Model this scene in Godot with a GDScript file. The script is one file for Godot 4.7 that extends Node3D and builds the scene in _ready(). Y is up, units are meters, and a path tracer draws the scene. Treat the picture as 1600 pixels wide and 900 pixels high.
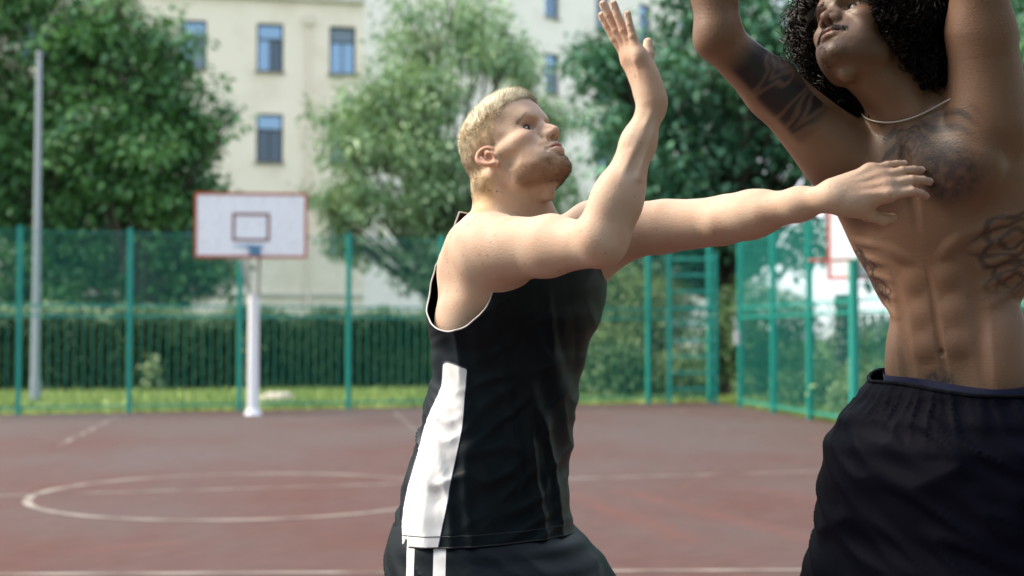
extends Node3D
# A street-basketball game on a fenced court between trees and an old apartment block.


func _ready() -> void:
	var cam := Camera3D.new()
	cam.name = "camera"
	cam.fov = 22.9
	cam.near = 0.1
	cam.far = 600.0
	cam.position = Vector3(0, 1.35, 0)
	cam.rotation_degrees.x = 1.933
	var lens := CameraAttributesPhysical.new()
	lens.frustum_focal_length = 59.26
	lens.frustum_focus_distance = 2.74
	lens.frustum_near = 0.1
	lens.frustum_far = 600.0
	lens.exposure_aperture = 3.8
	cam.attributes = lens
	add_child(cam)

	var env := Environment.new()
	env.background_mode = Environment.BG_SKY
	var heaven := ProceduralSkyMaterial.new()
	heaven.sky_top_color = Color(0.80, 0.86, 0.95)
	heaven.sky_horizon_color = Color(0.93, 0.94, 0.95)
	heaven.sky_curve = 0.2
	heaven.ground_bottom_color = Color(0.25, 0.24, 0.22)
	heaven.ground_horizon_color = Color(0.5, 0.5, 0.5)
	heaven.sun_angle_max = 1.0
	heaven.sky_energy_multiplier = 0.72
	var sky := Sky.new()
	sky.sky_material = heaven
	env.sky = sky
	env.tonemap_mode = Environment.TONE_MAPPER_LINEAR
	env.tonemap_exposure = 4.7
	env.sdfgi_enabled = true
	env.ssao_enabled = true
	env.ssil_enabled = true
	var around := WorldEnvironment.new()
	around.name = "surroundings"
	around.environment = env
	add_child(around)

	# sun behind thin cloud, high on the left
	var sun := DirectionalLight3D.new()
	sun.name = "sun"
	sun.light_color = Color(1.0, 0.95, 0.87)
	sun.light_energy = 0.5
	sun.light_angular_distance = 24.0
	sun.shadow_enabled = true
	sun.look_at_from_position(Vector3(-8.0, 8.2, -1.2), Vector3.ZERO)
	add_child(sun)

	build_setting()
	make_player_a()
	make_player_b()


# ---------------------------------------------------------------- implicit bodies
# A body is a list of rounded cones, ellipsoids, smooth carvings and soft bumps; its zero surface is meshed as surface nets.
class Body:
	const CONE := 0
	const ELL := 1
	const CARVE := 2
	const BUMP := 3
	const CARVE_CONE := 4
	const TUBE := 5
	var rows: Array[PackedFloat32Array] = []
	var kind := PackedInt32Array()
	var a := PackedVector3Array()
	var ba := PackedVector3Array()
	var il := PackedFloat32Array()
	var ra := PackedFloat32Array()
	var dr := PackedFloat32Array()
	var kk := PackedFloat32Array()
	var inv: Array[Basis] = []
	var bound := PackedFloat32Array()
	var mid := PackedVector3Array()
	var frame := Transform3D.IDENTITY
	var count := 0
	var leaves: Array = []
	var cell := 0.004
	var results: Array = []

	func _push(kd: int, pa: Vector3, pba: Vector3, r0: float, d_r: float, k: float, b: Basis, bd: float, m: Vector3) -> void:
		kind.append(kd); a.append(pa); ba.append(pba); il.append(1.0 / maxf(pba.length_squared(), 1e-9)); ra.append(r0); dr.append(d_r); kk.append(k)
		inv.append(b); bound.append(bd); mid.append(m); count += 1

	func cone(p: Vector3, q: Vector3, r0: float, r1: float, k := 0.02, carve := false) -> void:
		p = frame * p; q = frame * q
		_push(CARVE_CONE if carve else CONE, p, q - p, r0, r1 - r0, k, Basis.IDENTITY, (q - p).length() * 0.5 + maxf(r0, r1), (p + q) * 0.5)

	func chain(pts: Array, radii: Array, k := 0.02) -> void:
		for i in pts.size() - 1:
			cone(pts[i], pts[i + 1], radii[i], radii[i + 1], k)

	func ell(c: Vector3, r: Vector3, k := 0.02, b := Basis.IDENTITY, carve := false) -> void:
		var w := frame.basis * b
		_push(CARVE if carve else ELL, frame * c, r, minf(r.x, minf(r.y, r.z)), 0.0, k, w.inverse(), maxf(r.x, maxf(r.y, r.z)), frame * c)

	func bump(c: Vector3, r: Vector3, h: float, b := Basis.IDENTITY) -> void:
		var w := frame.basis * b
		_push(BUMP, frame * c, r, h, 0.0, 0.0, Basis.from_scale(Vector3(1.0 / r.x, 1.0 / r.y, 1.0 / r.z)) * w.inverse(), maxf(r.x, maxf(r.y, r.z)), frame * c)

	# a loft of ellipses: rows of [height, centre x, centre z, radius x, radius z], heights rising
	func tube(list: Array, k := 0.03) -> void:
		var flat := PackedFloat32Array()
		for r in list:
			for x in r:
				flat.append(x)
		rows.append(flat)
		var lo: float = list[0][0]
		var hi: float = list[-1][0]
		_push(TUBE, frame.origin, Vector3(lo, hi, 0), rows.size() - 1, 0.0, k, frame.basis.inverse(), (hi - lo) * 0.5 + 0.35, frame * Vector3(list[list.size() / 2][1], (lo + hi) * 0.5, list[list.size() / 2][2]))

	func tube_at(n: int, q: Vector3) -> float:
		var w := rows[n]
		var last := w.size() - 5
		var y := clampf(q.y, w[0], w[last])
		var j := 0
		while j < last - 5 and w[j + 5] < y:
			j += 5
		var t := (y - w[j]) / (w[j + 5] - w[j])
		t = clampf(t, 0.0, 1.0)
		var s := t * t * (3.0 - 2.0 * t) * 0.6 + t * 0.4
		var rx := lerpf(w[j + 3], w[j + 8], s)
		var rz := lerpf(w[j + 4], w[j + 9], s)
		var x := (q.x - lerpf(w[j + 1], w[j + 6], s))
		var z := (q.z - lerpf(w[j + 2], w[j + 7], s))
		var k0 := sqrt(x * x / (rx * rx) + z * z / (rz * rz))
		var k1 := sqrt(x * x / (rx * rx * rx * rx) + z * z / (rz * rz * rz * rz))
		var d := k0 * (k0 - 1.0) / k1 if k1 > 1e-5 else -minf(rx, rz)
		return maxf(d, maxf(w[0] - q.y, q.y - w[last]))

	func one(i: int, p: Vector3) -> float:
		var kd := kind[i]
		var v := p - a[i]
		if kd == CONE or kd == CARVE_CONE:
			var e := ba[i]
			var t := clampf(v.dot(e) * il[i], 0.0, 1.0)
			return (v - e * t).length() - ra[i] - dr[i] * t
		var q: Vector3 = inv[i] * v
		if kd == BUMP:
			return q.length_squared()
		if kd == TUBE:
			return tube_at(int(ra[i]), q)
		q /= ba[i]
		var k0 := q.length()
		var k1 := (q / ba[i]).length()
		if k1 < 1e-6:
			return -ra[i]
		return k0 * (k0 - 1.0) / k1

	func eval(ids: PackedInt32Array, p: Vector3) -> float:
		var d := 1.0
		for i in ids:
			var kd := kind[i]
			var v := p - a[i]
			var x := 0.0
			if kd == CONE or kd == CARVE_CONE:
				var e := ba[i]
				var t := clampf(v.dot(e) * il[i], 0.0, 1.0)
				x = (v - e * t).length() - ra[i] - dr[i] * t
			else:
				var q: Vector3 = inv[i] * v
				if kd == BUMP:
					x = q.length_squared()
					if x < 1.0:
						x = 1.0 - x
						d -= ra[i] * x * x
					continue
				if kd == TUBE:
					x = tube_at(int(ra[i]), q)
				else:
					q /= ba[i]
					var k0 := q.length()
					var k1 := (q / ba[i]).length()
					x = k0 * (k0 - 1.0) / k1 if k1 > 1e-6 else -ra[i]
			var k := kk[i]
			if kd == CONE or kd == ELL or kd == TUBE:
				var h := k - absf(d - x)
				d = minf(d, x)
				if h > 0.0:
					d -= h * h / (4.0 * k)
			else:
				x = -x
				var h := k - absf(d - x)
				d = maxf(d, x)
				if h > 0.0:
					d += h * h / (4.0 * k)
		return d

	func all() -> PackedInt32Array:
		return PackedInt32Array(range(count))

	func near(ids: PackedInt32Array, c: Vector3, half: float) -> PackedInt32Array:
		var out := PackedInt32Array()
		for i in ids:
			var far := (c - mid[i]).length() - bound[i] - half
			if far < kk[i] + (0.036 if kind[i] != BUMP else 0.002):
				if kind[i] == CONE or kind[i] == ELL:
					if one(i, c) > half * (1.3 if kind[i] == CONE else 3.5) + kk[i] + 0.035:
						continue
				out.append(i)
		return out

	# splits a box until its blocks are four cells wide, keeping those the surface may cross
	func _split(lo: Vector3i, n: int, ids: PackedInt32Array) -> void:
		var half := n * cell * 0.5 * 1.7321
		var c := (Vector3(lo) + Vector3.ONE * n * 0.5) * cell
		var some := near(ids, c, half)
		if some.is_empty():
			return
		if absf(eval(some, c)) > half * 2.2 + 0.008:
			return
		if n <= 4:
			leaves.append([lo, some])
			return
		var h := n / 2
		for i in 8:
			_split(lo + Vector3i((i & 1) * h, ((i >> 1) & 1) * h, ((i >> 2) & 1) * h), h, some)

	func _leaf(index: int) -> void:
		var lo: Vector3i = leaves[index][0]
		var ids: PackedInt32Array = leaves[index][1]
		var f := PackedFloat32Array()
		f.resize(125)
		var at := 0
		for z in 5:
			for y in 5:
				for x in 5:
					f[at] = eval(ids, Vector3(lo.x + x, lo.y + y, lo.z + z) * cell)
					at += 1
		var keys := []
		var places := PackedVector3Array()
		var normals := PackedVector3Array()
		var flags := PackedInt32Array()
		var e := cell * 0.4
		for z in 4:
			for y in 4:
				for x in 4:
					var o := x + y * 5 + z * 25
					var s := 0
					for i in 8:
						if f[o + (i & 1) + ((i >> 1) & 1) * 5 + (i >> 2) * 25] < 0.0:
							s |= 1 << i
					if s == 0 or s == 255:
						continue
					var sum := Vector3.ZERO
					var n := 0
					for i in 8:
						for ax in 3:
							var j := i | (1 << ax)
							if j == i or ((s >> i) & 1) == ((s >> j) & 1):
								continue
							var fi := f[o + (i & 1) + ((i >> 1) & 1) * 5 + (i >> 2) * 25]
							var fj := f[o + (j & 1) + ((j >> 1) & 1) * 5 + (j >> 2) * 25]
							var q := Vector3(i & 1, (i >> 1) & 1, i >> 2)
							q[ax] += fi / (fi - fj)
							sum += q
							n += 1
					var p := (Vector3(lo.x + x, lo.y + y, lo.z + z) + sum / n) * cell
					var v0 := eval(ids, p + Vector3(e, -e, -e))
					var v1 := eval(ids, p + Vector3(-e, -e, e))
					var v2 := eval(ids, p + Vector3(-e, e, -e))
					var v3 := eval(ids, p + Vector3(e, e, e))
					var g := (Vector3(1, -1, -1) * v0 + Vector3(-1, -1, 1) * v1 + Vector3(-1, 1, -1) * v2 + Vector3(1, 1, 1) * v3) / (4.0 * e)
					var l := maxf(g.length(), 0.05)
					p -= g / l * clampf((v0 + v1 + v2 + v3) * 0.25 / l, -cell, cell)
					keys.append(Vector3i(lo.x + x, lo.y + y, lo.z + z))
					places.append(p)
					normals.append(g / l)
					var s0 := s & 1
					var fl := 0
					for ax in 3:
						if ((s >> (1 << ax)) & 1) != s0:
							fl |= 1 << ax
					flags.append(fl | s0 << 3)
		results[index] = [keys, places, normals, flags]

	# the part of the surface inside box; returns [vertices, normals, indices]
	func mesh(box: AABB, cell_size: float, without: Array = []) -> Array:
		cell = cell_size
		leaves.clear()
		var ids := all()
		var big := 64
		var lo := Vector3i((box.position / (cell * big)).floor())
		var hi := Vector3i((box.end / (cell * big)).ceil())
		for z in range(lo.z, hi.z):
			for y in range(lo.y, hi.y):
				for x in range(lo.x, hi.x):
					_split(Vector3i(x, y, z) * big, big, ids)
		var kept := []
		for leaf in leaves:
			var c := (Vector3(leaf[0]) + Vector3.ONE * 2.0) * cell
			var ok := box.grow(4.0 * cell).has_point(c)
			for w: AABB in without:
				if w.grow(-4.0 * cell).has_point(c):
					ok = false
			if ok:
				kept.append(leaf)
		leaves = kept
		results.resize(leaves.size())
		if leaves.size():
			var task := WorkerThreadPool.add_group_task(_leaf, leaves.size(), -1, true)
			WorkerThreadPool.wait_for_group_task_completion(task)
		var where := {}
		var v := PackedVector3Array()
		var nn := PackedVector3Array()
		var index := PackedInt32Array()
		for r in results:
			for i in r[0].size():
				where[r[0][i]] = v.size() + i
			v.append_array(r[1])
			nn.append_array(r[2])
		for r in results:
			for i in r[0].size():
				var fl: int = r[3][i]
				if fl & 7 == 0:
					continue
				var key: Vector3i = r[0][i]
				var mid_cell := (Vector3(key) + Vector3.ONE * 0.5) * cell
				var out_of := not box.has_point(mid_cell)
				for w: AABB in without:
					out_of = out_of or w.grow(-1.0 * cell).has_point(mid_cell)
				if out_of:
					continue
				for ax in 3:
					if (fl >> ax) & 1 == 0:
						continue
					var u := Vector3i.ZERO
					u[(ax + 1) % 3] = -1
					var w := Vector3i.ZERO
					w[(ax + 2) % 3] = -1
					var a0: int = where[key]
					var a1: int = where.get(key + u, -1)
					var a2: int = where.get(key + u + w, -1)
					var a3: int = where.get(key + w, -1)
					var lost := int(a1 < 0) + int(a2 < 0) + int(a3 < 0)
					if lost == 1:
						var tri := [a0]
						for q in [a1, a2, a3]:
							if q >= 0:
								tri.append(q)
						index.append_array([tri[0], tri[1], tri[2]])
					if lost > 0:
						continue
					if (fl >> 3) & 1:
						index.append_array([a0, a2, a1, a0, a3, a2])
					else:
						index.append_array([a0, a1, a2, a0, a2, a3])
		results.clear()
		leaves.clear()
		return [v, nn, index]


func joined(parts: Array) -> Array:
	var v := PackedVector3Array()
	var n := PackedVector3Array()
	var ix := PackedInt32Array()
	for p in parts:
		var base := v.size()
		v.append_array(p[0])
		n.append_array(p[1])
		for i in p[2]:
			ix.append(base + i)
	return [v, n, ix]


func array_mesh(m: Array, origin: Vector3, colors = null, uvs = null) -> ArrayMesh:
	var arr := []
	arr.resize(Mesh.ARRAY_MAX)
	var v := PackedVector3Array()
	v.resize(m[0].size())
	for i in v.size():
		v[i] = m[0][i] - origin
	arr[Mesh.ARRAY_VERTEX] = v
	arr[Mesh.ARRAY_NORMAL] = m[1]
	# front faces run clockwise: turn the triangles when most of them look inwards
	var ix: PackedInt32Array = m[2].duplicate()
	var vote := 0
	var tris := ix.size() / 3
	for k in mini(tris, 60):
		var t := (k * 7919 % tris) * 3
		vote += 1 if (v[ix[t + 2]] - v[ix[t]]).cross(v[ix[t + 1]] - v[ix[t]]).dot(m[1][ix[t]]) > 0.0 else -1
	if vote < 0:
		for t in range(0, ix.size(), 3):
			var e := ix[t + 1]
			ix[t + 1] = ix[t + 2]
			ix[t + 2] = e
	arr[Mesh.ARRAY_INDEX] = ix
	if colors != null:
		arr[Mesh.ARRAY_COLOR] = colors
	if uvs != null:
		arr[Mesh.ARRAY_TEX_UV] = uvs
	var am := ArrayMesh.new()
	am.add_surface_from_arrays(Mesh.PRIMITIVE_TRIANGLES, arr)
	return am


# pushes every vertex along its normal by amount.call(vertex, normal), then makes the normals anew
func pushed(m: Array, amount: Callable) -> Array:
	var v: PackedVector3Array = m[0].duplicate()
	for i in v.size():
		v[i] += m[1][i] * float(amount.call(v[i], m[1][i]))
	var n := PackedVector3Array()
	n.resize(v.size())
	var ix: PackedInt32Array = m[2]
	for t in range(0, ix.size(), 3):
		var c := (v[ix[t + 2]] - v[ix[t]]).cross(v[ix[t + 1]] - v[ix[t]])
		for e in 3:
			n[ix[t + e]] += c
	for i in v.size():
		n[i] = n[i].normalized()
		if n[i].dot(m[1][i]) < 0.0:
			n[i] = -n[i]
	return [v, n, ix]


# thin blades rooted on a surface. grow(p, n, rng) returns [] or [direction, length, colour, bend]
func blades(m: Array, per_m2: float, width: float, seed_value: int, grow: Callable, steps := 2) -> Array:
	var rng := RandomNumberGenerator.new()
	rng.seed = seed_value
	var v := PackedVector3Array()
	var n := PackedVector3Array()
	var ix := PackedInt32Array()
	var col := PackedColorArray()
	var src: PackedInt32Array = m[2]
	for t in range(0, src.size(), 3):
		var a: Vector3 = m[0][src[t]]
		var b: Vector3 = m[0][src[t + 1]]
		var c: Vector3 = m[0][src[t + 2]]
		var want := (b - a).cross(c - a).length() * 0.5 * per_m2
		var count := int(want) + int(rng.randf() < want - int(want))
		for k in count:
			var r1 := sqrt(rng.randf())
			var r2 := rng.randf()
			var p := a * (1.0 - r1) + b * (r1 * (1.0 - r2)) + c * (r1 * r2)
			var nn: Vector3 = m[1][src[t]]
			var g: Array = grow.call(p, nn, rng)
			if g.is_empty():
				continue
			var d: Vector3 = g[0]
			var side := d.cross(Vector3(rng.randf() - 0.5, rng.randf() - 0.5, rng.randf() - 0.5)).normalized()
			if side.cross(d).dot(nn) < 0.0:
				side = -side
			var at := p - nn * 0.0015
			var base := v.size()
			for s in steps + 1:
				var w := width * (1.0 - 0.75 * s / steps)
				v.append(at - side * w); v.append(at + side * w)
				var q := (nn * 0.7 + d * 0.3).normalized()
				n.append(q); n.append(q)
				col.append(g[2]); col.append(g[2])
				d = (d + g[3] / steps).normalized()
				at += d * g[1] / steps
			for s in steps:
				var o := base + s * 2
				ix.append_array([o, o + 2, o + 1, o + 1, o + 2, o + 3])
	return [v, n, ix, col]


func eyeball(c: Vector3, r: float, gaze: Vector3, iris: Color, base: Vector3) -> ArrayMesh:
	var v := PackedVector3Array()
	var n := PackedVector3Array()
	var ix := PackedInt32Array()
	var col := PackedColorArray()
	var x := gaze.cross(Vector3.UP).normalized()
	var y := x.cross(gaze)
	var rings := [0.0, 0.1, 0.2, 0.21, 0.3, 0.4, 0.52, 0.54, 0.6, 0.9, 1.3, 1.8, 2.4, 3.14]
	for i in rings.size():
		for j in 20:
			var a: float = rings[i]
			var o := gaze * cos(a) + (x * cos(TAU * j / 20) + y * sin(TAU * j / 20)) * sin(a)
			v.append(c + o * r)
			n.append(o)
			col.append(Color(0.004, 0.004, 0.004) if a < 0.205 else (iris if a < 0.53 else Color(0.38, 0.35, 0.33)))
	for i in rings.size() - 1:
		for j in 20:
			var k := (j + 1) % 20
			ix.append_array([i * 20 + j, i * 20 + k, i * 20 + 20 + j, i * 20 + k, i * 20 + 20 + k, i * 20 + 20 + j])
	return array_mesh([v, n, ix], base, col)


# keeps the side of a mesh where f is positive; returns [mesh, edge polylines]
func clipped(m: Array, f: PackedFloat32Array) -> Array:
	var v := PackedVector3Array()
	var n := PackedVector3Array()
	var ix := PackedInt32Array()
	var map := {}
	var links := {}
	var src: PackedInt32Array = m[2]
	for t in range(0, src.size(), 3):
		var poly := []
		var cut := []
		for e in 3:
			var i := src[t + e]
			var j := src[t + (e + 1) % 3]
			if f[i] > 0.0:
				if not map.has(i):
					map[i] = v.size()
					v.append(m[0][i]); n.append(m[1][i])
				poly.append(map[i])
			if (f[i] > 0.0) != (f[j] > 0.0):
				var key := Vector2i(mini(i, j), maxi(i, j))
				if not map.has(key):
					var s := f[i] / (f[i] - f[j])
					map[key] = v.size()
					v.append(m[0][i].lerp(m[0][j], s)); n.append(m[1][i].lerp(m[1][j], s).normalized())
				poly.append(map[key])
				cut.append(map[key])
		for k in range(2, poly.size()):
			ix.append_array([poly[0], poly[k - 1], poly[k]])
		if cut.size() == 2 and cut[0] != cut[1]:
			for k in 2:
				if not links.has(cut[k]):
					links[cut[k]] = []
				links[cut[k]].append(cut[1 - k])
	var lines := []
	var used := {}
	for pass_no in 2:
		for start in links:
			if used.has(start) or (pass_no == 0 and links[start].size() != 1):
				continue
			var line := PackedVector3Array([v[start]])
			used[start] = true
			var at: int = start
			var first: int = start
			while true:
				var next := -1
				for c in links[at]:
					if not used.has(c):
						next = c
				if next < 0:
					if line.size() > 2 and first in links[at]:
						line.append(v[first])
					break
				used[next] = true
				line.append(v[next])
				at = next
			if line.size() > 3:
				lines.append(line)
	return [[v, n, ix], lines]


# a round cord along a polyline, as [vertices, normals, indices]
func cord(line: PackedVector3Array, r: float, sides := 6, flat := 1.0, smooth := 0) -> Array:
	var pts := line
	var closed: bool = line.size() > 3 and line[0].distance_to(line[-1]) < 0.002
	for s in smooth:
		var q := pts.duplicate()
		for i in range(1, pts.size() - 1):
			q[i] = (pts[i - 1] + pts[i] * 2.0 + pts[i + 1]) * 0.25
		pts = q
	var v := PackedVector3Array()
	var n := PackedVector3Array()
	var ix := PackedInt32Array()
	var up := Vector3.ZERO
	var count := pts.size()
	for i in count:
		var d := pts[mini(i + 1, count - 1)] - pts[maxi(i - 1, 0)]
		if closed and (i == 0 or i == count - 1):
			d = pts[1] - pts[count - 2]
		d = d.normalized()
		if up == Vector3.ZERO:
			up = d.cross(Vector3(0.3, 0.9, 0.2)).normalized()
		up = (up - d * up.dot(d)).normalized()
		var side := d.cross(up)
		for s in sides:
			var ang := TAU * s / sides
			var o := up * cos(ang) + side * sin(ang) * flat
			v.append(pts[i] + o * r)
			n.append(o.normalized())
	for i in count - 1:
		for s in sides:
			var a0 := i * sides + s
			var a1 := i * sides + (s + 1) % sides
			ix.append_array([a0, a1, a0 + sides, a1, a1 + sides, a0 + sides])
	return [v, n, ix]


# five separate fingers on a palm. fwd runs from wrist to knuckles, back is the back of the hand, thumb_side points to the thumb.
# curl: for index, middle, ring, little the three bends in degrees; spread in degrees; thumb: [outward, forward] angles and bend
func hand(b: Body, wrist: Vector3, fwd: Vector3, back: Vector3, thumb_side: Vector3, curl: Array, spread: Array, thumb: Array, size := 1.0) -> Array:
	var fr := b.frame
	b.frame = Transform3D(Basis(fwd, back, thumb_side).orthonormalized(), wrist) * Transform3D(Basis.from_scale(Vector3.ONE), Vector3.ZERO)
	var s := size
	var tips := []
	var zs := [0.030, 0.010, -0.010, -0.028]
	var xs := [0.092, 0.096, 0.091, 0.082]
	var lens := [[0.044, 0.026, 0.021], [0.049, 0.029, 0.022], [0.045, 0.028, 0.021], [0.035, 0.021, 0.019]]
	var rad := [0.0088, 0.0090, 0.0085, 0.0075]
	# palm
	b.ell(Vector3(0.014, 0, 0) * s, Vector3(0.034, 0.0165, 0.025) * s, 0.03)
	for i in 4:
		b.cone(Vector3(0.008, 0.0, zs[i] * 0.55) * s, Vector3(xs[i], 0.0, zs[i]) * s, 0.0120 * s, 0.0100 * s, 0.02)
		b.cone(Vector3(0.012, 0.0105, zs[i] * 0.4) * s, Vector3(xs[i] - 0.006, 0.0100, zs[i]) * s, 0.0026 * s, 0.0030 * s, 0.006)
		b.ell(Vector3(xs[i] - 0.003, 0.003, zs[i]) * s, Vector3(0.012, 0.0085, 0.009) * s, 0.012)
	b.ell(Vector3(0.042, -0.009, 0.024) * s, Vector3(0.036, 0.015, 0.017) * s, 0.02)
	b.ell(Vector3(0.045, -0.008, -0.022) * s, Vector3(0.036, 0.013, 0.013) * s, 0.014)
	for i in 4:
		var at := Vector3(xs[i], 0.0, zs[i]) * s
		var yaw := deg_to_rad(spread[i])
		var pitch := 0.0
		var r: float = rad[i] * s
		for k in 3:
			pitch += deg_to_rad(curl[i][k])
			var dir := Vector3(cos(pitch) * cos(yaw), -sin(pitch), cos(pitch) * sin(yaw))
			var to: Vector3 = at + dir * lens[i][k] * s
			b.cone(at, to, r, r * 0.91, 0.0014 if k else 0.012)
			if k == 2:
				tips.append([b.frame * (to + Vector3(sin(pitch) * cos(yaw), cos(pitch), 0) * r * 0.55), (b.frame.basis * dir).normalized(), (b.frame.basis * Vector3(sin(pitch) * cos(yaw), cos(pitch), sin(pitch) * sin(yaw))).normalized(), r])
			at = to
			r *= 0.92
			if k == 0:
				b.ell(to, Vector3(r * 1.15, r * 1.02, r * 1.04), 0.002)
	# thumb
	var t0 := Vector3(0.022, -0.004, 0.022) * s
	var out := deg_to_rad(thumb[0])
	var down := deg_to_rad(thumb[1])
	var d0 := Vector3(cos(out) * cos(down), -sin(down), sin(out) * cos(down)).normalized()
	var t1 := t0 + d0 * 0.044 * s
	var out2 := out - deg_to_rad(thumb[2])
	var d1 := Vector3(cos(out2) * cos(down), -sin(down), sin(out2) * cos(down)).normalized()
	var t2 := t1 + d1 * 0.034 * s
	var out3 := out2 - deg_to_rad(thumb[3])
	var d2 := Vector3(cos(out3) * cos(down), -sin(down), sin(out3) * cos(down)).normalized()
	var t3 := t2 + d2 * 0.025 * s
	b.cone(t0, t1, 0.015 * s, 0.0118 * s, 0.016)
	b.cone(t1, t2, 0.0112 * s, 0.0104 * s, 0.005)
	b.cone(t2, t3, 0.0108 * s, 0.0085 * s, 0.005)
	b.frame = fr
	return tips


func nail(tip: Array) -> Array:
	var side: Vector3 = tip[1].cross(tip[2])
	var v := PackedVector3Array()
	var n := PackedVector3Array()
	var ix := PackedInt32Array()
	var r: float = tip[3]
	for i in 6:
		for j in 5:
			var x := lerpf(-1.1, 0.62, i / 5.0) * r
			var w := (j / 2.0 - 1.0) * 0.78
			if i == 5 or i == 0:
				w *= 0.75
			var up := cos(w * 1.05) * r * 0.42 - maxf(0.0, x) * 0.25
			v.append(tip[0] + tip[1] * x + side * sin(w * 1.05) * r * 0.85 + tip[2] * up)
			n.append((tip[2] + side * w * 0.7).normalized())
	for i in 5:
		for j in 4:
			var q := i * 5 + j
			ix.append_array([q, q + 1, q + 5, q + 1, q + 6, q + 5])
	return [v, n, ix]


func sm(lo: float, hi: float, x: float) -> float:
	var t := clampf((x - lo) / (hi - lo), 0.0, 1.0)
	return t * t * (3.0 - 2.0 * t)


# how far inside an ellipsoidal patch a point lies: 1 at its middle, 0 at its rim
func patch(p: Vector3, c: Vector3, r: Vector3) -> float:
	var q := (p - c) / r
	var x := q.length_squared()
	return 0.0 if x >= 1.0 else (1.0 - x) * (1.0 - x)


func thing(called: String, label: String, category: String, at := Vector3.ZERO, group := "") -> Node3D:
	var o := Node3D.new()
	o.name = called
	o.position = at
	o.set_meta("label", label)
	o.set_meta("category", category)
	if group:
		o.set_meta("group", group)
	add_child(o, true)
	return o


func part(called: String, mesh: Mesh, mat: Material, parent: Node, at := Vector3.ZERO, turn := Vector3.ZERO) -> MeshInstance3D:
	var o := MeshInstance3D.new()
	o.name = called
	o.mesh = mesh
	o.material_override = mat
	o.position = at
	o.rotation = turn
	parent.add_child(o, true)
	return o


func plain(c: Color, rough := 0.7, spec := 0.5) -> StandardMaterial3D:
	var m := StandardMaterial3D.new()
	m.albedo_color = c.linear_to_srgb()
	m.roughness = rough
	m.metallic_specular = spec
	return m


func painted(rough := 0.6, spec := 0.5) -> StandardMaterial3D:
	var m := StandardMaterial3D.new()
	m.vertex_color_use_as_albedo = true
	m.roughness = rough
	m.metallic_specular = spec
	return m


# ---------------------------------------------------------------- the place
func box_into(st: SurfaceTool, c: Vector3, s: Vector3, b := Basis.IDENTITY) -> void:
	var m := BoxMesh.new()
	m.size = s
	st.append_from(m, 0, Transform3D(b, c))


func bar(st: SurfaceTool, p: Vector3, q: Vector3, w: float, sides := 4) -> void:
	var d := q - p
	var y := d.normalized()
	var x := y.cross(Vector3(0.31, 0.2, 0.93)).normalized() if absf(y.y) < 0.98 else Vector3.RIGHT
	var b := Basis(x, y, x.cross(y))
	if sides == 4:
		box_into(st, (p + q) * 0.5, Vector3(w, d.length(), w), b)
		return
	var m := CylinderMesh.new()
	m.top_radius = w * 0.5
	m.bottom_radius = w * 0.5
	m.height = d.length()
	m.radial_segments = sides
	m.rings = 1
	st.append_from(m, 0, Transform3D(b, (p + q) * 0.5))


func begun() -> SurfaceTool:
	var st := SurfaceTool.new()
	st.begin(Mesh.PRIMITIVE_TRIANGLES)
	return st


func setting_piece(called: String, mesh: Mesh, mat: Material, label: String) -> MeshInstance3D:
	var o := part(called, mesh, mat, self)
	o.set_meta("kind", "structure")
	if label:
		o.set_meta("label", label)
	return o


func build_setting() -> void:
	build_ground()
	build_house()
	build_court_lines()
	var teal := plain(Color(0.012, 0.260, 0.210), 0.42)
	fence("steel_fence", "green steel fence behind the white hoop post, bars below and netting above", Vector3(-10.45, 0, -23.68), Vector3(4.06, 0, -29.0), [0.1, 2.12, 3.96, 5.89, 7.90, 9.71, 11.80, 14.04, 15.42], teal)
	fence("steel_fence", "green steel fence running along the right side of the court towards the camera", Vector3(4.12, 0, -28.95), Vector3(6.42, 0, -9.5), [1.9, 4.0, 5.95, 8.0, 10.0, 12.0, 14.0, 16.0, 18.0, 19.5], teal)
	hoop_far()
	hoop_side(teal)
	wall_bars(teal)
	lamp_post()
	garden()
	trees()


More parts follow.
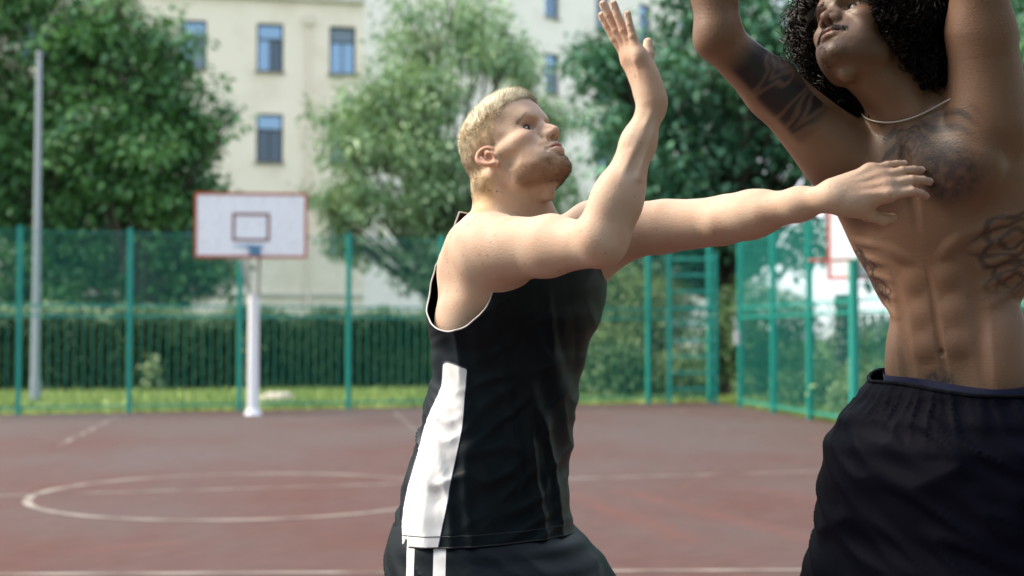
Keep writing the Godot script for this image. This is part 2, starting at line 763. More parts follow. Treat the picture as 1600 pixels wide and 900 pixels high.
func build_ground() -> void:
	var n := FastNoiseLite.new()
	n.seed = 2; n.frequency = 0.35; n.fractal_octaves = 4
	var fine := FastNoiseLite.new()
	fine.seed = 4; fine.frequency = 2.2; fine.fractal_octaves = 4
	var earth := plain(Color(0.075, 0.13, 0.035), 0.95, 0.2)
	var plane := PlaneMesh.new()
	plane.size = Vector2(900, 900)
	var g := setting_piece("ground", plane, earth, "grassy ground around the court")
	g.position.y = -0.06
	# the court: worn red paint with grey dust
	var x0 := -14.0
	var z0 := -30.5
	var step := 0.10
	var nx := 225
	var nz := 345
	var v := PackedVector3Array()
	var nn := PackedVector3Array()
	var ix := PackedInt32Array()
	var col := PackedColorArray()
	for j in nz + 1:
		for i in nx + 1:
			var p := Vector3(x0 + i * step, 0, z0 + j * step)
			v.append(p)
			nn.append(Vector3.UP)
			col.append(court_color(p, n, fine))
	for j in nz:
		for i in nx:
			var a := Vector3(x0 + (i + 0.5) * step, 0, z0 + (j + 0.5) * step)
			# nothing beyond the fences
			if (a.z < -28.0 - (4.06 - a.x) * -0.367 - 1.25 and a.x < 4.2) or a.z < -29.3 or a.x > 4.12 + (a.z + 28.95) * 0.1182 + 0.12:
				continue
			var k := j * (nx + 1) + i
			ix.append_array([k, k + 1, k + nx + 1, k + 1, k + nx + 2, k + nx + 1])
	var mat := painted(0.66, 0.30)
	var grain := FastNoiseLite.new()
	grain.seed = 6; grain.frequency = 0.12; grain.fractal_octaves = 3
	var tex := NoiseTexture2D.new()
	tex.width = 512; tex.height = 512; tex.seamless = true; tex.noise = grain; tex.as_normal_map = true; tex.bump_strength = 3.0
	mat.normal_enabled = true
	mat.normal_texture = tex
	mat.normal_scale = 0.35
	mat.uv1_triplanar = true
	mat.uv1_world_triplanar = true
	mat.uv1_scale = Vector3.ONE * 0.6
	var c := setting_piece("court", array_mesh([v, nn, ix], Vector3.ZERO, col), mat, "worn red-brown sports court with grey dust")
	c.position.y = 0.0


func court_color(p: Vector3, n: FastNoiseLite, fine: FastNoiseLite) -> Color:
	var red := Color(0.092, 0.040, 0.032)
	var dust := Color(0.092, 0.068, 0.063)
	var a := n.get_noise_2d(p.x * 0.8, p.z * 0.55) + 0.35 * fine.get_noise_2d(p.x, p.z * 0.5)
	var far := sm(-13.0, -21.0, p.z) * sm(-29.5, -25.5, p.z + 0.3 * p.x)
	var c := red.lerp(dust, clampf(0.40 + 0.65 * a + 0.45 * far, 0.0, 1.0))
	# rubbed red streaks running across the right of the court
	for s in [[Vector2(1.0, -12.4), Vector2(2.1, -9.2)], [Vector2(2.2, -12.6), Vector2(3.1, -9.9)], [Vector2(0.5, -12.2), Vector2(1.2, -9.4)], [Vector2(-2.6, -9.1), Vector2(-2.2, -9.3)]]:
		var q := Vector2(p.x, p.z)
		var near := Geometry2D.get_closest_point_to_segment(q, s[0], s[1])
		var w := sm(0.16, 0.0, q.distance_to(near) + 0.10 * fine.get_noise_2d(p.x * 2.0, p.z * 2.0))
		c = c.lerp(Color(0.135, 0.052, 0.040), 0.5 * w)
	var edge := sm(0.75, 0.2, absf(p.z + 27.6 + (p.x - 4.06) * 0.367 * -1.0 - 0.0) - 0.4)
	c = c.lerp(Color(0.125, 0.060, 0.050), 0.0 * edge)
	var rough := 1.0 + 0.22 * fine.get_noise_2d(p.x * 3.1 + 40.0, p.z * 3.1)
	return Color(c.r * rough, c.g * rough, c.b * rough)


# worn painted lines, laid 4 mm above the court
func line_mesh(pts: PackedVector2Array, w: float, strength: float) -> ArrayMesh:
	var n := FastNoiseLite.new()
	n.seed = 2; n.frequency = 0.35; n.fractal_octaves = 4
	var fine := FastNoiseLite.new()
	fine.seed = 4; fine.frequency = 2.2; fine.fractal_octaves = 4
	var worn := FastNoiseLite.new()
	worn.seed = 12; worn.frequency = 1.6; worn.fractal_octaves = 3
	var v := PackedVector3Array()
	var nn := PackedVector3Array()
	var ix := PackedInt32Array()
	var col := PackedColorArray()
	for i in pts.size():
		var d := (pts[mini(i + 1, pts.size() - 1)] - pts[maxi(i - 1, 0)]).normalized()
		var side := Vector2(-d.y, d.x)
		for k in 4:
			var e := pts[i] + side * w * (k / 3.0 - 0.5)
			var p := Vector3(e.x, 0.004, e.y)
			v.append(p)
			nn.append(Vector3.UP)
			var keep := clampf(strength + worn.get_noise_2d(p.x * 1.3, p.z * 1.3) * 0.9, 0.0, 1.0)
			col.append(court_color(p, n, fine).lerp(Color(0.30, 0.265, 0.23), keep))
	for i in pts.size() - 1:
		for k in 3:
			var o := i * 4 + k
			ix.append_array([o, o + 1, o + 4, o + 1, o + 5, o + 4])
	return array_mesh([v, nn, ix], Vector3.ZERO, col)


func straight(a: Vector2, b: Vector2) -> PackedVector2Array:
	var out := PackedVector2Array()
	var n := int(a.distance_to(b) / 0.12)
	for i in n + 1:
		out.append(a.lerp(b, float(i) / n))
	return out


func build_court_lines() -> void:
	var mat := painted(0.66, 0.30)
	var ring := PackedVector2Array()
	for i in 121:
		var a := TAU * i / 120.0
		ring.append(Vector2(-2.28, -12.22) + Vector2(cos(a), sin(a)) * 1.77)
	setting_piece("centre_circle", line_mesh(ring, 0.075, 0.72), mat, "white painted circle on the court")
	setting_piece("court_line", line_mesh(straight(Vector2(-7.5, -11.12), Vector2(5.9, -15.05)), 0.07, 0.58), mat, "faint line through the circle across the court")
	setting_piece("court_line", line_mesh(straight(Vector2(-5.0, -8.03), Vector2(5.6, -8.38)), 0.07, 0.5), mat, "white line across the court in front of the players")
	setting_piece("court_line", line_mesh(straight(Vector2(-5.55, -17.4), Vector2(-6.6, -23.9)), 0.07, 0.25), mat, "faint left line of the lane under the hoop")
	setting_piece("court_line", line_mesh(straight(Vector2(-1.1, -18.5), Vector2(-2.05, -25.0)), 0.07, 0.25), mat, "faint right line of the lane under the hoop")


# posts, rails, upright bars below and wire netting above
func fence(called: String, label: String, a: Vector3, b: Vector3, posts: Array, mat: Material) -> void:
	var t := thing(called, label, "fence", a, "fences around the court")
	var d := (b - a).normalized()
	var turn := Vector3(0, atan2(-d.z, d.x), 0)
	var pm := BoxMesh.new()
	pm.size = Vector3(0.085, 3.22, 0.085)
	var cap := BoxMesh.new()
	cap.size = Vector3(0.10, 0.03, 0.10)
	var rod := BoxMesh.new()
	rod.size = Vector3(0.013, 1.56, 0.013)
	for i in posts.size():
		var at: Vector3 = d * posts[i]
		var o := part("post", pm, mat, t, at + Vector3.UP * 1.61, turn)
		part("post_cap", cap, mat, o, Vector3.UP * 1.62)
	var netting := begun()
	var zigzag := begun()
	for i in posts.size() - 1:
		var s: float = posts[i] + 0.045
		var e: float = posts[i + 1] - 0.045
		var width := e - s
		var mid := d * (s + e) * 0.5
		for y in [0.12, 1.70, 1.88]:
			var r := BoxMesh.new()
			r.size = Vector3(width, 0.035, 0.03)
			part("rail", r, mat, t, mid + Vector3.UP * y, turn)
		var w := BoxMesh.new()
		w.size = Vector3(width, 0.012, 0.012)
		part("top_wire", w, mat, t, mid + Vector3.UP * 3.17, turn)
		var n := int(width / 0.145)
		for k in range(1, n):
			part("bar", rod, mat, t, d * (s + width * k / n) + Vector3.UP * 0.91, turn)
		# bent wire between the two middle rails
		var m := int(width / 0.09)
		for k in m:
			var x0 := s + width * k / m
			var x1 := s + width * (k + 1) / m
			bar(zigzag, d * x0 + Vector3.UP * (1.72 if k % 2 else 1.86), d * x1 + Vector3.UP * (1.86 if k % 2 else 1.72), 0.010)
		# diagonal wires of the netting
		var lo := 1.90
		var hi := 3.165
		var gap := 0.085
		var x := s - (hi - lo)
		while x < e:
			for way in 2:
				var p0 := Vector2(x, lo)
				var p1 := Vector2(x + hi - lo, hi)
				if p0.x < s:
					p0 = Vector2(s, lo + s - p0.x)
				if p1.x > e:
					p1 = Vector2(e, hi - (p1.x - e))
				if p1.x - p0.x < 0.02:
					continue
				var m0 := p0.x if way == 0 else s + e - p0.x
				var m1 := p1.x if way == 0 else s + e - p1.x
				bar(netting, d * m0 + Vector3.UP * p0.y + d.cross(Vector3.UP) * 0.002 * way, d * m1 + Vector3.UP * p1.y + d.cross(Vector3.UP) * 0.002 * way, 0.0040)
			x += gap
	var net := part("netting", netting.commit(), mat, t)
	net.set_meta("kind", "stuff")
	part("bent_wire", zigzag.commit(), mat, t).set_meta("kind", "stuff")
	if called == "steel_fence" and a.x > 0.0:
		var plate := BoxMesh.new()
		plate.size = Vector3(0.10, 0.28, 0.02)
		part("white_plate", plate, plain(Color(0.7, 0.7, 0.7)), t, d * 1.9 + Vector3(-0.08, 1.33, 0.10), Vector3(0, 0.4, 0))


func frame_into(st: SurfaceTool, w: float, h: float, t: float, depth: float, at := Vector3.ZERO) -> void:
	for s in [-1.0, 1.0]:
		box_into(st, at + Vector3(0, s * (h - t) * 0.5, 0), Vector3(w, t, depth))
		box_into(st, at + Vector3(s * (w - t) * 0.5, 0, 0), Vector3(t, h - 2.0 * t, depth))


func board(t: Node3D, at: Vector3, turn: float, w: float, h: float, white: Material, red: Material) -> MeshInstance3D:
	var bm := BoxMesh.new()
	bm.size = Vector3(w - 0.06, h - 0.06, 0.035)
	var o := part("backboard", bm, white, t, at, Vector3(0, turn, 0))
	var st := begun()
	frame_into(st, w, h, 0.042, 0.05)
	part("frame", st.commit(), red, o)
	var sq := begun()
	frame_into(sq, 0.60, 0.46, 0.045, 0.006, Vector3(0, -h * 0.5 + 0.50, 0.021))
	part("target_square", sq.commit(), plain(Color(0.22, 0.075, 0.065), 0.6), o)
	return o


func rim_mesh(r: float, sag := 0.0) -> ArrayMesh:
	var line := PackedVector3Array()
	for i in 33:
		var a := TAU * i / 32.0
		line.append(Vector3(cos(a) * r, 0, sin(a) * r))
	return array_mesh(cord(line, 0.011, 8), Vector3.ZERO)


func hoop_far() -> void:
	var base := Vector3(-4.44, 0, -24.46)
	var t := thing("basketball_hoop", "basketball hoop on a white post, white backboard with a red frame", "basketball hoop", base)
	var paint := painted(0.5, 0.5)
	paint = plain(Color(0.80, 0.80, 0.83), 0.5)
	var red := plain(Color(0.42, 0.075, 0.035), 0.5)
	var white := speckled(Color(0.82, 0.82, 0.84), Color(0.72, 0.73, 0.75), 1.4)
	var pole := CylinderMesh.new()
	pole.top_radius = 0.092; pole.bottom_radius = 0.098; pole.height = 2.08; pole.radial_segments = 24
	part("post", pole, paint, t, Vector3(0, 1.04, 0))
	var foot := CylinderMesh.new()
	foot.top_radius = 0.105; foot.bottom_radius = 0.15; foot.height = 0.10; foot.radial_segments = 24
	part("foot", foot, paint, t, Vector3(0, 0.05, 0))
	var grey := plain(Color(0.42, 0.45, 0.45), 0.5)
	for s in [-1.0, 1.0]:
		var st := begun()
		bar(st, Vector3(0.07 * s, 2.0, 0), Vector3(0.09 * s, 2.72, 0.18), 0.05)
		bar(st, Vector3(0.09 * s, 2.72, 0.18), Vector3(0.20 * s + 0.12, 3.0, 1.42), 0.05)
		part("arm", st.commit(), grey, t)
		var st2 := begun()
		bar(st2, Vector3(0.07 * s, 2.04, 0.0), Vector3(0.25 * s + 0.12, 3.35, 1.42), 0.04)
		part("brace", st2.commit(), grey, t)
	var turn := 0.10
	var at := Vector3(0.22, 3.14, 1.50)
	board(t, at, turn, 1.80, 1.06, white, red)
	var f := Vector3(sin(turn), 0, cos(turn))
	var rim := part("rim", rim_mesh(0.225), plain(Color(0.10, 0.22, 0.36), 0.5), t, at + f * 0.40 + Vector3(0, -0.36, 0))
	var st3 := begun()
	bar(st3, Vector3(-0.10, 0, -0.39), Vector3(-0.05, 0, -0.21), 0.025)
	bar(st3, Vector3(0.10, 0, -0.39), Vector3(0.05, 0, -0.21), 0.025)
	box_into(st3, Vector3(0, -0.05, -0.385), Vector3(0.24, 0.16, 0.015))
	part("bracket", st3.commit(), plain(Color(0.10, 0.26, 0.42), 0.5), rim)


func hoop_side(teal: Material) -> void:
	var base := Vector3(5.05, 0, -20.6)
	var t := thing("basketball_hoop", "low white backboard with red frame on a green post beside the right fence", "basketball hoop", base)
	var red := plain(Color(0.50, 0.07, 0.04), 0.5)
	var pole := CylinderMesh.new()
	pole.top_radius = 0.07; pole.bottom_radius = 0.075; pole.height = 2.45; pole.radial_segments = 20
	part("post", pole, teal, t, Vector3(-0.10, 1.225, 0))
	var turn := -0.55
	board(t, Vector3(0.34, 2.70, 0.16), turn, 1.75, 1.05, speckled(Color(0.84, 0.83, 0.83), Color(0.74, 0.72, 0.72), 1.4), red)
	var f := Vector3(sin(turn), 0, cos(turn))
	var st := begun()
	bar(st, Vector3(-0.10, 2.40, 0.0), Vector3(0.1, 2.62, 0.10), 0.06)
	part("bracket", st.commit(), teal, t)
	part("rim", rim_mesh(0.20), red, t, Vector3(-0.62, 2.43, 0.30))
	var st2 := begun()
	bar(st2, Vector3(-0.42, 2.43, 0.28), Vector3(-0.16, 2.45, 0.10), 0.03)
	bar(st2, Vector3(-0.45, 2.43, 0.36), Vector3(-0.12, 2.45, 0.04), 0.03)
	part("rim_arm", st2.commit(), red, t)


func speckled(a: Color, b: Color, freq: float) -> StandardMaterial3D:
	var m := plain(Color.WHITE, 0.55)
	var n := FastNoiseLite.new()
	n.seed = 77; n.frequency = 0.012; n.fractal_octaves = 5
	var tex := NoiseTexture2D.new()
	tex.width = 512; tex.height = 512; tex.seamless = true; tex.noise = n
	var ramp := Gradient.new()
	ramp.colors = PackedColorArray([b.linear_to_srgb(), a.linear_to_srgb(), a.linear_to_srgb()])
	ramp.offsets = PackedFloat32Array([0.25, 0.5, 1.0])
	tex.color_ramp = ramp
	m.albedo_texture = tex
	m.uv1_triplanar = true
	m.uv1_scale = Vector3.ONE * freq
	return m


func wall_bars(teal: Material) -> void:
	var base := Vector3(3.55, 0, -28.0)
	var t := thing("wall_bars", "green steel climbing ladder with level rungs in the fence corner", "climbing bars", base)
	for s in [-1.0, 1.0]:
		var p := BoxMesh.new()
		p.size = Vector3(0.07, 3.0, 0.07)
		part("post", p, teal, t, Vector3(0.46 * s, 1.5, 0))
	for i in 9:
		var r := CylinderMesh.new()
		r.top_radius = 0.024; r.bottom_radius = 0.024; r.height = 0.85; r.radial_segments = 10
		part("rung", r, teal, t, Vector3(0, 0.30 + i * 0.32, 0), Vector3(0, 0, PI / 2))


func lamp_post() -> void:
	var base := Vector3(-9.40, 0, -28.1)
	var t := thing("lamp_post", "tall bare grey pole standing between the left fence and the trees", "lamp post", base)
	var grey := plain(Color(0.33, 0.36, 0.38), 0.55)
	var pole := CylinderMesh.new()
	pole.top_radius = 0.05; pole.bottom_radius = 0.085; pole.height = 6.9; pole.radial_segments = 20
	part("pole", pole, grey, t, Vector3(0, 3.45, 0))
	var foot := CylinderMesh.new()
	foot.top_radius = 0.10; foot.bottom_radius = 0.12; foot.height = 0.5; foot.radial_segments = 20
	part("base", foot, grey, t, Vector3(0, 0.25, 0))
	var top := SphereMesh.new()
	top.radius = 0.06; top.height = 0.10; top.radial_segments = 16; top.rings = 8
	part("cap", top, grey, t, Vector3(0, 6.95, 0))


# ---------------------------------------------------------------- the apartment block
# a wall in its own plane (x along, y up, z out) with openings [x, y, w, h]; openings get reveals
func wall_mesh(length: float, height: float, holes: Array, reveal: float) -> ArrayMesh:
	var st := begun()
	var xs := [0.0, length]
	var ys := [0.0, height]
	for h in holes:
		xs.append_array([h[0], h[0] + h[2]])
		ys.append_array([h[1], h[1] + h[3]])
	xs.sort()
	ys.sort()
	for i in xs.size() - 1:
		for j in ys.size() - 1:
			if xs[i + 1] - xs[i] < 1e-4 or ys[j + 1] - ys[j] < 1e-4:
				continue
			var c := Vector2(xs[i] + xs[i + 1], ys[j] + ys[j + 1]) * 0.5
			var open := false
			for h in holes:
				if Rect2(h[0], h[1], h[2], h[3]).has_point(c):
					open = true
					break
			if not open:
				quad(st, Vector3(xs[i], ys[j], 0), Vector3(xs[i + 1] - xs[i], 0, 0), Vector3(0, ys[j + 1] - ys[j], 0))
	for h in holes:
		var p := Vector3(h[0], h[1], 0)
		quad(st, p, Vector3(0, 0, -reveal), Vector3(0, h[3], 0))
		quad(st, p + Vector3(h[2], 0, -reveal), Vector3(0, 0, reveal), Vector3(0, h[3], 0))
		quad(st, p + Vector3(0, h[3], 0), Vector3(h[2], 0, 0), Vector3(0, 0, -reveal))
		quad(st, p + Vector3(0, 0, -reveal), Vector3(h[2], 0, 0), Vector3(0, 0, reveal))
	return st.commit()


func quad(st: SurfaceTool, p: Vector3, u: Vector3, v: Vector3) -> void:
	var n := u.cross(v).normalized()
	st.set_normal(n)
	for q in [p, p + u + v, p + u, p, p + v, p + u + v]:
		st.set_normal(n)
		st.add_vertex(q)


func plaster(c: Color, d: Color) -> StandardMaterial3D:
	var m := plain(Color.WHITE, 0.9, 0.3)
	var n := FastNoiseLite.new()
	n.seed = 31; n.frequency = 0.006; n.fractal_octaves = 5
	var tex := NoiseTexture2D.new()
	tex.width = 1024; tex.height = 1024; tex.seamless = true; tex.noise = n
	var ramp := Gradient.new()
	ramp.colors = PackedColorArray([d.linear_to_srgb(), c.linear_to_srgb(), c.lightened(0.04).linear_to_srgb()])
	ramp.offsets = PackedFloat32Array([0.2, 0.5, 1.0])
	tex.color_ramp = ramp
	m.albedo_texture = tex
	m.uv1_triplanar = true
	m.uv1_scale = Vector3.ONE * 0.09
	return m


func facade(root: Node3D, at: Vector3, turn: float, length: float, height: float, cols: Array, rows: Array, mat: Material, w: float, seed_value: int) -> void:
	var rng := RandomNumberGenerator.new()
	rng.seed = seed_value
	var holes := []
	for x in cols:
		for r in rows:
			holes.append([x, r[0], w, r[1]])
	var wall := part("wall", wall_mesh(length, height, holes, 0.20), mat, root, at - root.position, Vector3(0, turn, 0))
	var brown := plain(Color(0.035, 0.028, 0.024), 0.6)
	var sky_glass := plain(Color(0.16, 0.26, 0.36), 0.06)
	sky_glass.metallic = 0.75
	var dark_glass := plain(Color(0.05, 0.08, 0.11), 0.08)
	dark_glass.metallic = 0.4
	var curtain := plain(Color(0.15, 0.21, 0.27), 0.4)
	for h in holes:
		var st := begun()
		var c := Vector3(h[0] + h[2] * 0.5, h[1] + h[3] * 0.5, -0.16)
		frame_into(st, h[2], h[3], 0.075, 0.08)
		box_into(st, Vector3(0, h[3] * 0.18, 0.002), Vector3(h[2] - 0.15, 0.07, 0.07))
		box_into(st, Vector3(0, -h[3] * 0.16, 0.0), Vector3(0.05, h[3] * 0.62, 0.06))
		var f := part("window", st.commit(), brown, wall, c)
		var tall: float = h[3] - 0.15
		for k in 3:
			var pm := BoxMesh.new()
			pm.size = Vector3(h[2] - 0.15, tall * 0.30, 0.012) if k == 0 else Vector3((h[2] - 0.15) * 0.5, tall * 0.70, 0.012)
			var pos := Vector3(0, tall * 0.35, -0.02) if k == 0 else Vector3((h[2] - 0.15) * 0.25 * (-1.0 if k == 1 else 1.0), -tall * 0.15, -0.02)
			var roll := rng.randf()
			part("pane", pm, sky_glass if roll < 0.50 else (dark_glass if roll < 0.75 else curtain), f, pos)
		var sill := BoxMesh.new()
		sill.size = Vector3(h[2] + 0.16, 0.05, 0.14)
		part("sill", sill, plain(Color(0.24, 0.22, 0.2), 0.6), wall, Vector3(c.x, h[1] - 0.03, 0.05))


func build_house() -> void:
	var corner := Vector3(-6.0, 0, -57.5)
	var ang := deg_to_rad(11.5)
	var along := Vector3(cos(ang), 0, -sin(ang))
	var length := 45.0
	var start := corner - along * length
	var root := thing("apartment_block", "cream plastered apartment block with dark framed windows behind the trees", "building", start)
	var cream := plaster(Color(0.82, 0.725, 0.590), Color(0.76, 0.665, 0.530))
	var pale := plaster(Color(0.84, 0.78, 0.70), Color(0.79, 0.73, 0.65))
	var rows := [[0.75, 0.50], [4.65, 1.95], [8.30, 1.95], [11.95, 1.95], [15.6, 1.95]]
	var cols := []
	for k in 13:
		cols.append(length - 1.30 - 3.02 * k - (0.12 if k == 0 else 0.0))
	facade(root, start, ang, length, 19.0, cols, rows, cream, 1.06, 3)
	# the wing that turns away on the right
	var wing := deg_to_rad(49.0)
	facade(root, corner + Vector3(0.0, 0, 0.0), wing, 30.0, 24.0, [11.5, 15.4, 19.0, 22.6, 26.2], [[5.5, 1.95], [9.15, 1.95], [12.7, 1.95], [16.35, 1.95], [20.0, 1.95]], pale, 1.06, 7)
	# blocks behind the two faces close the house
	var st := begun()
	var inward := Vector3(-sin(ang), 0, -cos(ang))
	box_into(st, along * length * 0.5 + inward * 5.3 + Vector3.UP * 9.5, Vector3(length - 0.4, 18.9, 10.0), Basis(Vector3.UP, ang))
	var wd := Vector3(cos(wing), 0, -sin(wing))
	var wi := Vector3(-sin(wing), 0, -cos(wing))
	box_into(st, (corner - start) + wd * 15.2 + wi * 5.35 + Vector3.UP * 11.9, Vector3(29.2, 23.9, 10.0), Basis(Vector3.UP, wing))
	part("inner_walls", st.commit(), plain(Color(0.10, 0.10, 0.10), 0.9), root)
	# roof, string course, plinth, drainpipe
	var trim := plaster(Color(0.62, 0.57, 0.50), Color(0.55, 0.50, 0.44))
	var course := BoxMesh.new()
	course.size = Vector3(length, 0.35, 0.22)
	part("string_course", course, trim, root, along * (length * 0.5) - inward * 0.11 + Vector3.UP * 15.05, Vector3(0, ang, 0))
	var plinth := BoxMesh.new()
	plinth.size = Vector3(length, 0.12, 0.10)
	part("plinth_band", plinth, trim, root, along * (length * 0.5) - inward * 0.05 + Vector3.UP * 3.0, Vector3(0, ang, 0))
	var roof := BoxMesh.new()
	roof.size = Vector3(length + 0.8, 0.5, 12.0)
	part("roof", roof, plain(Color(0.08, 0.06, 0.055)), root, along * length * 0.5 + inward * 5.2 + Vector3.UP * 19.25, Vector3(0, ang, 0))
	var pipe := CylinderMesh.new()
	pipe.top_radius = 0.075; pipe.bottom_radius = 0.075; pipe.height = 14.6; pipe.radial_segments = 12
	var dp := part("drainpipe", pipe, plain(Color(0.74, 0.65, 0.53), 0.7), root, along * (length - 2.25) - inward * 0.16 + Vector3.UP * 7.1)
	var hop := BoxMesh.new()
	hop.size = Vector3(0.32, 0.42, 0.26)
	part("hopper", hop, plain(Color(0.70, 0.61, 0.50), 0.7), dp, Vector3(0, 7.0, 0))


# ---------------------------------------------------------------- plants
func leaf_sprig(count: int, size: float, leaf: float, seed_value: int) -> ArrayMesh:
	var rng := RandomNumberGenerator.new()
	rng.seed = seed_value
	var v := PackedVector3Array()
	var n := PackedVector3Array()
	var ix := PackedInt32Array()
	for i in count:
		var at := Vector3(rng.randfn(), rng.randfn() * 0.8, rng.randfn()) * size * 0.45
		var d := (at.normalized() * 0.6 + Vector3(rng.randf() - 0.5, rng.randf() - 0.75, rng.randf() - 0.5)).normalized()
		var up := (Vector3.UP * 0.9 + Vector3(rng.randf() - 0.5, rng.randf() - 0.5, rng.randf() - 0.5)).normalized()
		var side := d.cross(up).normalized()
		up = side.cross(d)
		var l := leaf * rng.randf_range(0.7, 1.25)
		var w := l * 0.27
		var o := v.size()
		v.append_array(PackedVector3Array([at, at + d * l * 0.45 + side * w + up * w * 0.35, at + d * l * 0.45 - side * w + up * w * 0.35, at + d * l - up * l * 0.14, at + d * l * 0.45]))
		for k in 5:
			n.append((up + side * [0.0, -0.4, 0.4, 0.0, 0.0][k]).normalized())
		ix.append_array([o, o + 1, o + 4, o + 4, o + 1, o + 3, o, o + 4, o + 2, o + 4, o + 3, o + 2])
	return array_mesh([v, n, ix], Vector3.ZERO)


func leaf_mat(back: float) -> StandardMaterial3D:
	var m := painted(0.5, 0.4)
	m.backlight_enabled = true
	m.backlight = Color(back, back, back * 0.6)
	return m


func scattered(called: String, places: Array, mesh: Mesh, mat: Material, parent: Node, dark: Color, light: Color, seed_value: int, scale_lo := 0.7, scale_hi := 1.3) -> MultiMeshInstance3D:
	var rng := RandomNumberGenerator.new()
	rng.seed = seed_value
	var clump := FastNoiseLite.new()
	clump.seed = seed_value; clump.frequency = 0.8
	var mm := MultiMesh.new()
	mm.transform_format = MultiMesh.TRANSFORM_3D
	mm.use_colors = true
	mm.mesh = mesh
	mm.instance_count = places.size()
	for i in places.size():
		var b := Basis(Vector3.UP, rng.randf() * TAU) * Basis(Vector3.RIGHT, rng.randf_range(-0.6, 0.6))
		mm.set_instance_transform(i, Transform3D(b.scaled(Vector3.ONE * rng.randf_range(scale_lo, scale_hi)), places[i]))
		var t := clampf(0.5 + clump.get_noise_3dv(places[i]) * 0.8 + rng.randf_range(-0.35, 0.35), 0.0, 1.0)
		mm.set_instance_color(i, dark.lerp(light, t))
	var o := MultiMeshInstance3D.new()
	o.name = called
	o.multimesh = mm
	o.material_override = mat
	o.set_meta("kind", "stuff")
	parent.add_child(o, true)
	return o


# a trunk that forks into limbs, each limb end carrying lumps of leaves. lumps: [centre, radii]
func tree(called: String, label: String, base: Vector3, trunk_r: float, fork: float, lumps: Array, per_m3: float, sprig: Mesh, dark: Color, light: Color, seed_value: int, bark: Material, back := 0.55) -> void:
	var t := thing(called, label, "tree", base, "trees beyond the court")
	var rng := RandomNumberGenerator.new()
	rng.seed = seed_value
	var pieces := []
	var top := Vector3(rng.randf_range(-0.2, 0.2), fork, rng.randf_range(-0.2, 0.2))
	pieces.append(limb([Vector3(0, -0.1, 0), Vector3(0.05, fork * 0.5, 0), top], trunk_r, trunk_r * 0.72))
	var places := []
	for l in lumps:
		var c: Vector3 = l[0] - base
		var r: Vector3 = l[1]
		var mid := top.lerp(c, 0.5) + Vector3(0, 0.25 * (c - top).length() * 0.3, 0)
		pieces.append(limb([top, mid, c], trunk_r * 0.42, trunk_r * 0.10))
		for k in 4:
			var d := Vector3(rng.randfn(), rng.randfn() * 0.7, rng.randfn()).normalized() * r * 0.8
			pieces.append(limb([mid.lerp(c, 0.6), c + d * 0.5, c + d], trunk_r * 0.13, trunk_r * 0.04))
		var count := int(per_m3 * 4.19 * r.x * r.y * r.z)
		for k in count:
			var d := Vector3(rng.randfn(), rng.randfn(), rng.randfn()).normalized()
			places.append(c + d * r * pow(rng.randf(), 0.42))
	part("trunk", array_mesh(joined(pieces), Vector3.ZERO), bark, t)
	scattered("crown", places, sprig, leaf_mat(back), t, dark, light, seed_value)


func limb(pts: Array, r0: float, r1: float) -> Array:
	var line := PackedVector3Array()
	for i in 9:
		var s := i / 8.0
		line.append(pts[0].lerp(pts[1], s).lerp(pts[1].lerp(pts[2], s), s))
	var m := cord(line, 1.0, 7)
	for i in m[0].size():
		var k: int = i / 7
		m[0][i] = line[k] + m[1][i] * lerpf(r0, r1, k / 8.0)
	return m


func lump_cloud(centre: Vector3, size: Vector3, count: int, r: float, seed_value: int, pear := 0.0) -> Array:
	var rng := RandomNumberGenerator.new()
	rng.seed = seed_value
	var out := []
	for i in count:
		var d := Vector3(rng.randfn(), rng.randfn(), rng.randfn()).normalized() * pow(rng.randf(), 0.33)
		var narrow := 1.0 - pear * maxf(0.0, d.y)
		var s := r * rng.randf_range(0.65, 1.3)
		out.append([centre + Vector3(d.x * size.x * narrow, d.y * size.y, d.z * size.z * narrow), Vector3(s, s * 0.72, s)])
	return out


